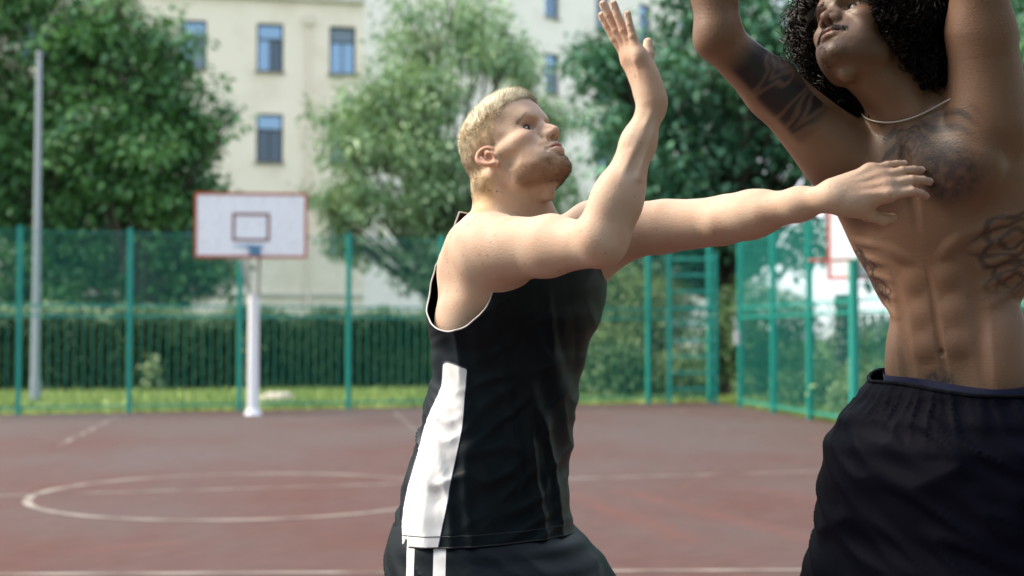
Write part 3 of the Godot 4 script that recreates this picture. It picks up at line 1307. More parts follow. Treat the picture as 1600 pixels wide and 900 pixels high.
func trees() -> void:
	var bark := plain(Color(0.07, 0.055, 0.045), 0.9)
	var sprig := leaf_sprig(16, 0.34, 0.22, 5)
	var soft := leaf_sprig(14, 0.38, 0.19, 6)
	var deep := Color(0.028, 0.105, 0.045)
	var mid := Color(0.165, 0.345, 0.120)
	# left: a dense tree and its neighbour
	tree("broadleaf_tree", "dense dark green tree at the far left behind the lamp post", Vector3(-12.4, 0, -38.0), 0.22, 2.0,
		lump_cloud(Vector3(-12.9, 6.2, -38.0), Vector3(2.6, 5.0, 2.0), 76, 0.95, 3), 11.0, sprig, deep, mid, 3, bark)
	tree("broadleaf_tree", "dense dark green tree behind the fence left of the white backboard", Vector3(-9.5, 0, -36.8), 0.2, 1.8,
		lump_cloud(Vector3(-10.0, 6.0, -36.8), Vector3(1.8, 4.9, 1.6), 58, 0.86, 8, 0.1) + lump_cloud(Vector3(-8.2, 4.7, -36.8), Vector3(1.1, 2.8, 0.9), 26, 0.70, 9), 10.0, sprig, deep, mid, 8, bark)
	# middle: pale, loose
	tree("pale_tree", "pale green loose-leaved tree rising behind the fair-haired man", Vector3(-2.0, 0, -38.5), 0.16, 2.0,
		lump_cloud(Vector3(-2.0, 5.6, -38.5), Vector3(3.1, 5.6, 1.8), 100, 0.82, 14, 0.36) + lump_cloud(Vector3(-4.7, 5.0, -38.5), Vector3(0.5, 1.9, 0.5), 8, 0.40, 15) + lump_cloud(Vector3(0.6, 5.0, -38.5), Vector3(1.0, 2.4, 0.8), 14, 0.6, 16), 14.0, soft, Color(0.160, 0.290, 0.140), Color(0.36, 0.50, 0.28), 14, bark, 0.5)
	tree("pale_tree", "slender pale green tree to the right of the fair-haired man's head", Vector3(0.6, 0, -40.5), 0.14, 2.0,
		lump_cloud(Vector3(0.6, 5.4, -40.5), Vector3(1.7, 4.6, 1.4), 52, 0.75, 18, 0.45) + lump_cloud(Vector3(1.6, 3.0, -39.5), Vector3(1.6, 1.8, 1.0), 22, 0.65, 19), 11.0, soft, Color(0.150, 0.280, 0.130), Color(0.34, 0.48, 0.26), 18, bark, 0.5)
	# right: a broad tree over the court's corner
	tree("broadleaf_tree", "broad dark green tree over the fence corner between the two men", Vector3(4.9, 0, -33.5), 0.24, 2.2,
		lump_cloud(Vector3(5.3, 6.4, -33.5), Vector3(3.6, 3.4, 2.0), 84, 0.92, 23) + lump_cloud(Vector3(3.6, 3.7, -33.8), Vector3(2.0, 1.4, 1.2), 18, 0.7, 24), 9.5, sprig, Color(0.024, 0.105, 0.060), Color(0.150, 0.340, 0.205), 23, bark)
	tree("broadleaf_tree", "leafy tree behind the raised arms of the bare-chested man", Vector3(9.6, 0, -31.5), 0.24, 2.0,
		lump_cloud(Vector3(9.6, 5.8, -31.5), Vector3(2.9, 4.0, 2.0), 60, 1.0, 28), 12.0, sprig, Color(0.024, 0.105, 0.060), Color(0.150, 0.340, 0.205), 28, bark)
	tree("broadleaf_tree", "green tree behind the curly-haired man at the right edge", Vector3(10.5, 0, -25.0), 0.22, 1.8,
		lump_cloud(Vector3(10.4, 4.2, -25.0), Vector3(2.2, 3.6, 2.2), 44, 0.95, 33), 13.0, sprig, deep, Color(0.085, 0.21, 0.05), 33, bark)
	# unseen trees added along the right fence to block sky light
	for k in 3:
		tree("broadleaf_tree", ["tall unseen tree added for shade beside the right fence near the half-way line", "tall unseen tree added for shade by the right fence at the near end of the court", "tall unseen tree added for shade past the near end of the right fence"][k], Vector3(9.3 + k * 0.4, 0, -15.0 + k * 8.0), 0.24, 2.0,
			lump_cloud(Vector3(9.4 + k * 0.4, 5.6, -15.0 + k * 8.0), Vector3(2.6, 4.2, 3.4), 34, 1.1, 40 + k), 8.0, sprig, deep, mid, 40 + k, bark)
	# unseen tall trees added behind the camera to shade the fronts of the men
	for k in 5:
		var x := -9.0 + k * 4.6
		tree("broadleaf_tree", ["unseen tree added for shade at the near end of the court, leftmost", "unseen tree added for shade at the near end of the court, second from the left", "unseen tree added for shade in the middle of the near end of the court", "unseen tree added for shade at the near end of the court, second from the right", "unseen tree added for shade at the near end of the court, rightmost"][k], Vector3(x, 0, 6.5 - absf(k - 2.0) * 0.6), 0.3, 2.4,
			lump_cloud(Vector3(x, 6.8, 6.5 - absf(k - 2.0) * 0.6), Vector3(2.6, 4.8, 2.2), 44, 1.25, 90 + k), 7.0, sprig, deep, mid, 90 + k, bark)


func garden() -> void:
	var rng := RandomNumberGenerator.new()
	rng.seed = 55
	var sprig := leaf_sprig(18, 0.26, 0.11, 9)
	var green := leaf_mat(0.35)
	# clipped hedge behind the far fence
	var a := Vector3(-14.0, 0, -33.2)
	var b := Vector3(0.2, 0, -36.4)
	var hedge := thing("hedge", "long clipped dark green hedge behind the fence with a bright top", "hedge", a)
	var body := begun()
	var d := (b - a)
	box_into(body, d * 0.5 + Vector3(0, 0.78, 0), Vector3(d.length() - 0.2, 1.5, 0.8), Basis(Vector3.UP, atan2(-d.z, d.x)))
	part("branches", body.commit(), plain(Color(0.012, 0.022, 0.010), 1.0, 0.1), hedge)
	var places := []
	var n := FastNoiseLite.new()
	n.seed = 3; n.frequency = 0.9
	var side := d.normalized().cross(Vector3.UP)
	for i in 8200:
		var s := rng.randf()
		var p := d * s
		var h := 1.72 + 0.16 * n.get_noise_1d(s * 14.0) * 2.0
		if rng.randf() < 0.42:
			places.append(p + side * rng.randf_range(-0.55, 0.55) + Vector3.UP * (h - rng.randf() * rng.randf() * 0.35))
		else:
			places.append(p - side * (0.0) + side * (0.50 + rng.randf_range(-0.12, 0.08)) * (1.0 if rng.randf() < 0.8 else -1.0) + Vector3.UP * rng.randf_range(0.05, h))
	scattered("leaves", places, sprig, green, hedge, Color(0.028, 0.070, 0.026), Color(0.10, 0.175, 0.060), 3)
	# pale sprigs on top: their colour stands in for the sunlit hedge top
	var top_sprigs := []
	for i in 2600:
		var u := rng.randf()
		top_sprigs.append(d * u + side * rng.randf_range(-0.55, 0.6) + Vector3.UP * (1.70 + 0.32 * n.get_noise_1d(u * 14.0) + rng.randf_range(-0.02, 0.26)))
	scattered("sunlit_top_sprigs", top_sprigs, leaf_sprig(9, 0.20, 0.10, 10), green, hedge, Color(0.16, 0.26, 0.12), Color(0.36, 0.46, 0.24), 4)
	# grass
	var blade := PackedVector3Array()
	var bn := PackedVector3Array()
	var bi := PackedInt32Array()
	for k in 9:
		var o := Vector3(rng.randf_range(-0.09, 0.09), 0, rng.randf_range(-0.09, 0.09))
		var lean := Vector3(rng.randf_range(-0.07, 0.07), 0.13 * rng.randf_range(0.6, 1.3), rng.randf_range(-0.07, 0.07))
		var w := Vector3(rng.randf() - 0.5, 0, rng.randf() - 0.5).normalized() * 0.007
		var at := blade.size()
		blade.append_array(PackedVector3Array([o - w, o + w, o + lean]))
		for q in 3:
			bn.append(Vector3(0, 1, 0.2).normalized())
		bi.append_array([at, at + 1, at + 2])
	var tuft := array_mesh([blade, bn, bi], Vector3.ZERO)
	places = []
	for i in 26000:
		var s := rng.randf()
		var x := lerpf(-14.0, 4.0, s)
		var front := -24.46 - (x + 8.78) * 0.367 - 0.12
		places.append(Vector3(x, -0.06, front - rng.randf() * (9.5 - s * 3.0)))
	for i in 12000:
		var z := rng.randf_range(-30.0, -9.0)
		places.append(Vector3(4.3 + (z + 28.95) * 0.1182 + rng.randf() * 5.0, -0.06, z))
	var grass := scattered("grass", places, tuft, leaf_mat(0.4), self, Color(0.15, 0.27, 0.05), Color(0.34, 0.46, 0.12), 5, 0.8, 1.7)
	grass.set_meta("label", "bright green grass between the fences and the hedge")
	grass.set_meta("category", "grass")
	# fallen leaves along the foot of the fences
	places = []
	for i in 150:
		var u := rng.randf()
		var back := rng.randf() * rng.randf() * 4.5
		if i % 2:
			places.append(Vector3(lerpf(-9.0, 3.6, u), 0.012, lerpf(-23.9, -28.5, u) + 0.25 + back))
		else:
			places.append(Vector3(lerpf(3.9, 5.9, u) - 0.2 - back, 0.012, lerpf(-28.3, -12.0, u)))
	var fallen := scattered("fallen_leaves", places, leaf_sprig(1, 0.01, 0.09, 12), leaf_mat(0.2), self, Color(0.16, 0.12, 0.04), Color(0.42, 0.34, 0.20), 6, 0.7, 1.4)
	fallen.set_meta("label", "small fallen leaves along the foot of the fences")
	fallen.set_meta("category", "leaves")
	# shrubs beyond the right fence and in the corner
	var spots := [[Vector3(6.3, 0.35, -24.6), 0.75, "pale green shrub behind the right fence below the side hoop"], [Vector3(5.6, 0.25, -26.6), 0.65, "low green shrub behind the right fence near the white plate"],
		[Vector3(5.7, 0.45, -22.6), 0.60, "yellow green shrub behind the right fence next to the bare-chested man"], [Vector3(7.2, 0.8, -27.4), 1.2, "tall green shrub behind the right fence"],
		[Vector3(2.2, 0.5, -30.4), 0.80, "green shrub behind the fence left of the climbing ladder"], [Vector3(1.2, 0.9, -31.6), 1.2, "pale shrub behind the fence beside the jersey"],
		[Vector3(3.6, 0.5, -30.6), 0.7, "yellow green shrub behind the climbing ladder"], [Vector3(5.4, 1.4, -30.8), 1.4, "dark shrub in the corner behind the climbing ladder"], [Vector3(-0.6, 0.8, -31.5), 0.9, "pale green shrub at the end of the hedge"],
		[Vector3(2.9, 1.7, -32.6), 1.5, "tall pale shrub behind the fence left of the climbing ladder"], [Vector3(1.6, 2.2, -33.6), 1.5, "tall loose shrub behind the fence right of the black jersey"],
		[Vector3(8.0, 1.0, -22.5), 1.3, "green shrub far behind the right fence"]]
	for i in spots.size():
		var c: Vector3 = spots[i][0]
		var r: float = spots[i][1]
		var t := thing("shrub", spots[i][2], "shrub", Vector3(c.x, 0, c.z), "shrubs around the court")
		var pts := []
		var stems := []
		for k in int(260 * r * r):
			var q := Vector3(rng.randfn(), rng.randfn(), rng.randfn()).normalized() * pow(rng.randf(), 0.4) * r
			q.y = maxf(q.y * 0.9 + c.y, 0.04)
			pts.append(q)
		for k in 7:
			stems.append(limb([Vector3.ZERO, Vector3(rng.randf() - 0.5, 0.6, rng.randf() - 0.5) * r * 0.6, Vector3(rng.randf() - 0.5, 1.0, rng.randf() - 0.5) * r * 1.3], 0.02, 0.006))
		part("stems", array_mesh(joined(stems), Vector3.ZERO), plain(Color(0.08, 0.06, 0.04), 0.9), t)
		var pale := i in [0, 2, 5, 6, 8, 9, 10]
		scattered("leaves", pts, sprig, green, t, Color(0.09, 0.15, 0.05) if pale else Color(0.03, 0.08, 0.035), Color(0.24, 0.32, 0.12) if pale else Color(0.11, 0.20, 0.07), 60 + i)
	# young shoots in front of the hedge
	for k in 2:
		var at: Vector3 = [Vector3(-8.35, 0, -33.0), Vector3(-6.3, 0, -34.0)][k]
		var t := thing("sapling", ["pale young shoot in front of the hedge near the second fence post", "pale young shoot against the hedge left of the white post"][k], "sapling", at)
		part("stems", array_mesh(joined([limb([Vector3.ZERO, Vector3(0.05, 0.3, 0), Vector3(0.18, 0.62 + k * 0.7, 0)], 0.015, 0.006), limb([Vector3.ZERO, Vector3(-0.05, 0.25, 0), Vector3(-0.16, 0.5 + k * 0.5, 0.05)], 0.012, 0.005)]), Vector3.ZERO), plain(Color(0.12, 0.14, 0.07), 0.9), t)
		var pts := []
		for i in 38:
			var y := rng.randf_range(0.2, 0.75 + k * 0.7)
			pts.append(Vector3(rng.randfn() * 0.11, y, rng.randfn() * 0.1))
		scattered("leaves", pts, leaf_sprig(8, 0.14, 0.12, 70 + k), green, t, Color(0.12, 0.2, 0.08), Color(0.28, 0.36, 0.16), 70 + k)
	# pale concrete block lying in the grass
	var st := Body.new()
	st.frame = Transform3D(Basis(Vector3.UP, 0.2), Vector3(-4.70, 0.0, -28.6))
	st.ell(Vector3(0, 0.06, 0), Vector3(0.40, 0.20, 0.26), 0.02)
	st.ell(Vector3(0.14, 0.09, 0.05), Vector3(0.22, 0.17, 0.18), 0.03)
	st.ell(Vector3(-0.18, 0.08, 0.0), Vector3(0.18, 0.17, 0.2), 0.03)
	st.frame = Transform3D.IDENTITY
	var bl := st.mesh(AABB(Vector3(-5.4, -0.2, -29.2), Vector3(1.4, 0.8, 1.2)), 0.025)
	var rough := FastNoiseLite.new()
	rough.frequency = 6.0
	bl = pushed(bl, func(p: Vector3, nn: Vector3) -> float: return rough.get_noise_3dv(p) * 0.03)
	var bo := part("boulder", array_mesh(bl, Vector3(-4.70, 0, -28.6)), plain(Color(0.46, 0.40, 0.34), 0.9), self, Vector3(-4.70, -0.04, -28.6))
	bo.set_meta("label", "pale rounded stone in the grass right of the white post")
	bo.set_meta("category", "stone")
	# ivy-grown trunk beyond the right fence
	var iv := thing("ivy_trunk", "dark tree trunk grown with pale ivy behind the right fence", "tree trunk", Vector3(5.95, 0, -25.6), "trees beyond the court")
	part("trunk", array_mesh(limb([Vector3(0, -0.1, 0), Vector3(0.03, 1.0, 0), Vector3(-0.02, 2.1, 0)], 0.16, 0.13), Vector3.ZERO), plain(Color(0.025, 0.02, 0.018), 0.9), iv)
	var ip := []
	for k in 110:
		var an := rng.randf() * TAU
		ip.append(Vector3(cos(an) * 0.16, rng.randf_range(0.0, 2.0), sin(an) * 0.16))
	scattered("ivy", ip, leaf_sprig(5, 0.10, 0.08, 81), green, iv, Color(0.03, 0.06, 0.03), Color(0.42, 0.46, 0.40), 81)
	# pale board fence of the next yard
	var pf := thing("picket_fence", "pale wooden fence far behind the right steel fence beside the waist", "fence", Vector3(6.6, 0, -27.4))
	for k in 12:
		var bm := BoxMesh.new()
		bm.size = Vector3(0.12, 1.75, 0.025)
		part("board", bm, plain(Color(0.40, 0.41, 0.40), 0.8), pf, Vector3(k * 0.17, 0.9, k * 0.03), Vector3(0, -0.17, 0))
	var rl := BoxMesh.new()
	rl.size = Vector3(2.1, 0.08, 0.03)
	part("rail", rl, plain(Color(0.36, 0.37, 0.36), 0.8), pf, Vector3(0.93, 1.4, 0.13), Vector3(0, -0.17, 0))


# ---------------------------------------------------------------- the fair-haired player
func head_frame(origin: Vector3, yaw: float, pitch: float, roll: float, flip := 1.0) -> Transform3D:
	var f0 := Vector3(cos(yaw) * flip, 0, sin(yaw))
	var r := Vector3(-sin(yaw), 0, cos(yaw) * flip)
	var f := f0 * cos(pitch) + Vector3.UP * sin(pitch)
	var u := Vector3.UP * cos(pitch) - f0 * sin(pitch)
	return Transform3D(Basis(f, u, r) * Basis(Vector3.RIGHT, roll), origin)


func head(b: Body, t: Transform3D, lean := 1.0) -> void:
	var fr := b.frame
	b.frame = t
	b.ell(Vector3(0.000, 0.048, 0), Vector3(0.090, 0.084, 0.075), 0.01)
	b.ell(Vector3(0.050, 0.056, 0), Vector3(0.058, 0.062, 0.063), 0.03)
	b.cone(Vector3(0.087, 0.035, -0.028), Vector3(0.087, 0.035, 0.028), 0.0135, 0.0135, 0.018)
	b.ell(Vector3(0.042, -0.025, 0), Vector3(0.046, 0.066, 0.054), 0.03)
	for s in [-1.0, 1.0]:
		b.ell(Vector3(0.058, -0.006, 0.046 * s), Vector3(0.026, 0.017, 0.020), 0.022)
		b.cone(Vector3(0.050, -0.004, 0.052 * s), Vector3(0.010, 0.004, 0.066 * s), 0.010, 0.009, 0.016)
		b.chain([Vector3(0.006, -0.012, 0.056 * s), Vector3(0.014, -0.062, 0.046 * s), Vector3(0.078, -0.085, 0.012 * s)], [0.014, 0.013, 0.012], 0.018)
		b.ell(Vector3(0.050, -0.045, 0.036 * s), Vector3(0.034, 0.030, 0.020) * lean, 0.025)
	b.ell(Vector3(0.075, -0.038, 0), Vector3(0.027, 0.030, 0.030), 0.02)
	b.ell(Vector3(0.084, -0.082, 0), Vector3(0.0145, 0.0155, 0.020), 0.014)
	b.ell(Vector3(0.038, -0.062, 0), Vector3(0.048, 0.026, 0.038), 0.03)
	# eye sockets, eyelids
	for s in [-1.0, 1.0]:
		b.bump(Vector3(0.092, 0.017, 0.031 * s), Vector3(0.028, 0.016, 0.021), -0.013)
		b.bump(Vector3(0.092, 0.018, 0.015 * s), Vector3(0.02, 0.014, 0.010), -0.006)
		b.ell(Vector3(0.0725, 0.0155, 0.032 * s), Vector3(0.0137, 0.0137, 0.0145), 0.005)
		b.cone(Vector3(0.0885, 0.0135, 0.0210 * s), Vector3(0.0835, 0.0140, 0.0440 * s), 0.0034, 0.0026, 0.0014, true)
		b.cone(Vector3(0.0915, 0.0145, 0.0260 * s), Vector3(0.0890, 0.0145, 0.0390 * s), 0.0085, 0.0080, 0.0012, true)
		b.bump(Vector3(0.085, 0.0245, 0.033 * s), Vector3(0.012, 0.006, 0.020), 0.0030)
		b.bump(Vector3(0.086, 0.000, 0.034 * s), Vector3(0.014, 0.006, 0.018), 0.0008)
		b.bump(Vector3(0.078, -0.030, 0.040 * s), Vector3(0.026, 0.026, 0.016), -0.002)
		b.bump(Vector3(0.030, -0.030, 0.068 * s), Vector3(0.030, 0.022, 0.02), -0.005)
		b.bump(Vector3(0.060, 0.045, 0.060 * s), Vector3(0.026, 0.026, 0.02), -0.004)
	# nose
	b.cone(Vector3(0.0915, 0.022, 0), Vector3(0.1080, -0.006, 0), 0.0070, 0.0074, 0.010)
	b.cone(Vector3(0.1080, -0.006, 0), Vector3(0.1135, -0.0155, 0), 0.0076, 0.0098, 0.008)
	for s in [-1.0, 1.0]:
		b.ell(Vector3(0.1010, -0.0185, 0.0125 * s), Vector3(0.0120, 0.0085, 0.0065), 0.006)
		b.cone(Vector3(0.0945, 0.008, 0.009 * s), Vector3(0.0985, -0.016, 0.012 * s), 0.006, 0.006, 0.012)
	b.cone(Vector3(0.1120, -0.0210, 0), Vector3(0.1000, -0.0290, 0), 0.0048, 0.0045, 0.006)
	for s in [-1.0, 1.0]:
		b.ell(Vector3(0.1050, -0.0270, 0.0068 * s), Vector3(0.0070, 0.0055, 0.0036), 0.003, Basis.IDENTITY, true)
		b.bump(Vector3(0.094, -0.0200, 0.0205 * s), Vector3(0.010, 0.010, 0.0045), -0.0022)
	# mouth
	b.bump(Vector3(0.104, -0.033, 0), Vector3(0.012, 0.009, 0.004), -0.0018)
	for s in [-1.0, 1.0]:
		b.chain([Vector3(0.1000, -0.0420, 0.0), Vector3(0.0985, -0.0410, 0.008 * s), Vector3(0.0870, -0.0465, 0.025 * s)], [0.0056, 0.0056, 0.0026], 0.006)
		b.chain([Vector3(0.0985, -0.0525, 0.0), Vector3(0.0965, -0.0520, 0.010 * s), Vector3(0.0865, -0.0480, 0.024 * s)], [0.0066, 0.0062, 0.0026], 0.006)
	b.bump(Vector3(0.1050, -0.0470, 0.0), Vector3(0.016, 0.0034, 0.016), -0.0042)
	for s in [-1.0, 1.0]:
		b.bump(Vector3(0.0955, -0.0475, 0.015 * s), Vector3(0.014, 0.0034, 0.014), -0.0040)
		b.bump(Vector3(0.088, -0.049, 0.028 * s), Vector3(0.010, 0.008, 0.007), -0.0025)
	b.bump(Vector3(0.101, -0.0640, 0), Vector3(0.012, 0.0075, 0.020), -0.0040)
	for s in [-1.0, 1.0]:
		ear(b, s)
	b.frame = fr


func ear(b: Body, s: float) -> void:
	var fr := b.frame
	b.frame = fr * Transform3D(Basis(Vector3.BACK, 0.35) * Basis.from_scale(Vector3(0.94, 0.94, 1.0)), Vector3(0.002, 0.0, 0.0))
	var up := [Vector3(0.010, -0.001, 0.0700), Vector3(0.0145, 0.012, 0.0735), Vector3(0.0100, 0.0255, 0.0775), Vector3(-0.002, 0.0320, 0.0830), Vector3(-0.014, 0.0290, 0.0880), Vector3(-0.0205, 0.0190, 0.0910), Vector3(-0.0205, 0.0050, 0.0905), Vector3(-0.0150, -0.0100, 0.0870), Vector3(-0.0070, -0.0210, 0.0820)]
	var pts := []
	var widths := []
	for i in 25:
		var f := i / 24.0 * (up.size() - 1)
		var j := mini(int(f), up.size() - 2)
		var p: Vector3 = up[j].cubic_interpolate(up[j + 1], up[maxi(j - 1, 0)], up[mini(j + 2, up.size() - 1)], f - j)
		pts.append(Vector3(p.x * 0.95 + 0.002, p.y * 0.84, p.z * s))
		widths.append(lerpf(0.0034, 0.0042, sm(0.0, 0.2, i / 24.0)) if i < 21 else 0.0044)
	b.ell(Vector3(-0.004, 0.003, 0.0765 * s), Vector3(0.017, 0.023, 0.0060), 0.006, Basis(Vector3.UP, -0.35 * s))
	b.chain(pts, widths, 0.0025)
	b.ell(Vector3(-0.0030, -0.0205, 0.0785 * s), Vector3(0.0090, 0.0095, 0.0045), 0.004)
	b.cone(Vector3(-0.010, 0.014, 0.0860 * s), Vector3(-0.010, -0.004, 0.0850 * s), 0.0030, 0.0030, 0.004)
	b.cone(Vector3(-0.010, -0.004, 0.0850 * s), Vector3(-0.002, -0.0125, 0.0800 * s), 0.0030, 0.0032, 0.004)
	b.ell(Vector3(0.0000, -0.0010, 0.0850 * s), Vector3(0.0080, 0.0105, 0.0080), 0.003, Basis.IDENTITY, true)
	b.ell(Vector3(0.0065, -0.0035, 0.0740 * s), Vector3(0.0050, 0.0075, 0.0050), 0.003)
	b.frame = fr


var a_torso: Transform3D
var a_head: Transform3D


func yawed(at: Vector3, yaw: float, lean_to: Vector3, flip := 1.0) -> Transform3D:
	var u := lean_to.normalized()
	var f := Vector3(cos(yaw) * flip, 0, sin(yaw))
	f = (f - u * f.dot(u)).normalized()
	return Transform3D(Basis(f, u, f.cross(u)), at)


func player_a_body() -> Body:
	var b := Body.new()
	var neck := Vector3(0.0151, 1.5893, -2.7935)
	var chest := Vector3(0.0038, 1.4130, -2.7995)
	var pelvis := Vector3(-0.0504, 0.9218, -2.8160)
	a_torso = yawed(chest, deg_to_rad(40), neck - pelvis)
	b.frame = a_torso
	b.ell(Vector3(0, -0.03, 0), Vector3(0.102, 0.20, 0.142), 0.02)
	b.ell(Vector3(0.005, 0.075, 0), Vector3(0.095, 0.10, 0.160), 0.05)
	for s in [-1.0, 1.0]:
		b.ell(Vector3(0.07, 0.03, 0.075 * s), Vector3(0.048, 0.068, 0.082), 0.03)
		b.ell(Vector3(-0.018, -0.04, 0.105 * s), Vector3(0.060, 0.14, 0.046), 0.04)
		b.ell(Vector3(-0.055, 0.05, 0.080 * s), Vector3(0.030, 0.09, 0.055), 0.04)
		b.cone(Vector3(-0.020, 0.185, 0.030 * s), Vector3(-0.005, 0.105, 0.145 * s), 0.034, 0.036, 0.05)
		b.ell(Vector3(-0.055, -0.52, 0.070 * s), Vector3(0.070, 0.09, 0.075), 0.04)
	b.ell(Vector3(0.01, -0.27, 0), Vector3(0.078, 0.22, 0.118), 0.04)
	b.ell(Vector3(0.0, -0.48, 0), Vector3(0.095, 0.11, 0.145), 0.04)
	var top := Vector3(-0.010, 0.15, 0)
	b.frame = Transform3D.IDENTITY
	# neck
	a_head = head_frame(Vector3(-0.0401, 1.6864, -2.6902), deg_to_rad(36), deg_to_rad(37), 0.0)
	a_head.origin -= a_head.basis.z * 0.072
	a_head.basis = a_head.basis.scaled_local(Vector3.ONE * 0.96)
	var nape := a_head * Vector3(-0.030, -0.020, 0)
	b.cone(a_torso * top, nape, 0.062, 0.054, 0.04)
	b.cone(a_torso * Vector3(0.025, 0.14, 0), a_head * Vector3(-0.008, -0.060, 0), 0.052, 0.041, 0.025)
	b.cone(a_torso * Vector3(-0.025, 0.15, 0), a_head * Vector3(-0.048, -0.004, 0), 0.048, 0.050, 0.04)
	for s in [-1.0, 1.0]:
		b.cone(a_head * Vector3(-0.030, -0.022, 0.052 * s), a_torso * Vector3(0.075, 0.150, 0.020 * s), 0.017, 0.013, 0.022)
	b.ell(a_head * Vector3(0.026, -0.108, 0), Vector3.ONE * 0.013, 0.02)
	# right arm, bent up
	var sr := Vector3(-0.0428, 1.5067, -2.6362)
	var er := Vector3(0.1537, 1.5102, -2.4360)
	var wr := Vector3(0.2436, 1.7517, -2.4478)
	arm(b, sr, er, wr, Vector3(0.25, 0.95, 0.15), 0.87, 0.80)
	b.cone(a_torso * Vector3(0.06, 0.05, 0.10), sr.lerp(er, 0.22), 0.040, 0.040, 0.04)
	b.cone(a_torso * Vector3(-0.030, -0.05, 0.115), sr.lerp(er, 0.12), 0.044, 0.042, 0.04)
	b.cone(a_torso * Vector3(-0.045, 0.06, 0.10), sr, 0.045, 0.050, 0.04)
	b.ell(Vector3(-0.0431, 1.5307, -2.6554), Vector3(0.058, 0.042, 0.045), 0.04)
	# left arm, reaching out
	var sl := Vector3(0.1648, 1.5545, -2.8547)
	var el := Vector3(0.3995, 1.5678, -2.6842)
	var wl := Vector3(0.5603, 1.5930, -2.4832)
	arm(b, sl, el, wl, Vector3(0.1, 0.8, 0.6), 0.88, 0.50)
	b.cone(a_torso * Vector3(0.06, 0.05, -0.10), sl.lerp(el, 0.22), 0.042, 0.042, 0.04)
	b.cone(a_torso * Vector3(-0.045, -0.05, -0.125), sl.lerp(el, 0.10), 0.050, 0.046, 0.04)
	b.cone(a_torso * Vector3(-0.07, 0.07, -0.12), sl, 0.050, 0.056, 0.04)
	var fd := (wr - er)
	var cam_side := Vector3(0, 0, 1)
	for v in [[0.10, 0.030, 0.018, 0.62, 0.012, 0.022], [0.30, 0.012, 0.034, 0.95, -0.004, 0.020], [0.45, -0.020, 0.028, 0.98, -0.012, 0.015]]:
		b.cone(er + fd * v[0] + Vector3(-v[1], 0, v[2]), er + fd * v[3] + Vector3(-v[4], 0, v[5]), 0.0045, 0.0035, 0.010)
	
	# legs
	var thigh_r := a_torso * Vector3(-0.01, -0.52, 0.095)
	var thigh_l := a_torso * Vector3(-0.01, -0.52, -0.095)
	leg(b, thigh_r, Vector3(-0.080, 0.52, -2.66), Vector3(-0.190, 0.10, -2.74), Vector3(0.77, 0, 0.64))
	leg(b, thigh_l, Vector3(0.215, 0.50, -2.78), Vector3(0.190, 0.10, -2.92), Vector3(0.85, 0, 0.5))
	head(b, a_head)
	return b


# shoulder, elbow, wrist; the biceps side points along flex
func arm(b: Body, s: Vector3, e: Vector3, w: Vector3, flex: Vector3, size: float, flexed := 1.0) -> void:
	var d := (e - s).normalized()
	var x := (flex - d * flex.dot(d)).normalized()
	var side := d.cross(x)
	b.cone(s, s.lerp(e, 0.42) + x * 0.002, 0.066 * size, 0.046 * size, 0.02)
	b.cone(s, e, 0.052 * size, 0.041 * size, 0.03)
	if flexed < 0.6:
		b.cone(s.lerp(e, 0.75), e.lerp(w, 0.2), 0.044 * size, 0.044 * size, 0.03)
	b.cone(s.lerp(e, 0.28) + x * 0.016 * flexed, s.lerp(e, 0.58) + x * 0.020 * flexed, 0.038 * size, 0.040 * size, 0.03)
	b.cone(s.lerp(e, 0.58) + x * 0.020 * flexed, s.lerp(e, 0.86) + x * 0.010 * flexed, 0.040 * size, 0.028 * size, 0.025)
	b.cone(s.lerp(e, 0.20) - x * 0.016 * flexed, s.lerp(e, 0.55) - x * 0.017 * flexed, 0.040 * size, 0.037 * size, 0.03)
	b.cone(s.lerp(e, 0.55) - x * 0.017 * flexed, s.lerp(e, 0.95) - x * 0.006, 0.037 * size, 0.028 * size, 0.03)
	var fd := (w - e).normalized()
	var out := (d - fd).normalized()
	b.ell(e + out * 0.012, Vector3.ONE * 0.030 * size, 0.02)
	b.cone(e + out * 0.020 - fd * 0.004, e + out * 0.012 + fd * 0.03, 0.014 * size, 0.014 * size, 0.014)
	for k in [-1.0, 1.0]:
		b.ell(e + side * 0.030 * k * size, Vector3.ONE * 0.014 * size, 0.02)
	var y := side
	b.cone(e, e.lerp(w, 0.30), 0.041 * size, 0.043 * size, 0.025)
	b.cone(e.lerp(w, 0.30), e.lerp(w, 0.72), 0.043 * size, 0.032 * size, 0.025)
	b.cone(e.lerp(w, 0.72), w, 0.032 * size, 0.0235 * size, 0.02)
	b.cone(e.lerp(w, 0.05) + y * 0.014 - out * 0.012, e.lerp(w, 0.38) + y * 0.014, 0.030 * size, 0.027 * size, 0.03)
	b.cone(e.lerp(w, 0.08) - y * 0.014, e.lerp(w, 0.40) - y * 0.012, 0.030 * size, 0.026 * size, 0.03)


func leg(b: Body, h: Vector3, k: Vector3, a: Vector3, toe: Vector3) -> void:
	b.cone(h, h.lerp(k, 0.5), 0.098, 0.082, 0.04)
	b.cone(h.lerp(k, 0.5), k, 0.082, 0.058, 0.03)
	b.cone(k, k.lerp(a, 0.3), 0.052, 0.056, 0.03)
	b.cone(k.lerp(a, 0.3), k.lerp(a, 0.75), 0.056, 0.040, 0.03)
	b.cone(k.lerp(a, 0.75), a, 0.040, 0.036, 0.03)
	b.cone(a + Vector3(0, -0.04, 0), a + toe * 0.08 + Vector3(0, -0.055, 0), 0.036, 0.034, 0.03)


func box_round(points: Array, grow: float) -> AABB:
	var bx := AABB(points[0], Vector3.ZERO)
	for p in points:
		bx = bx.expand(p)
	return bx.grow(grow)


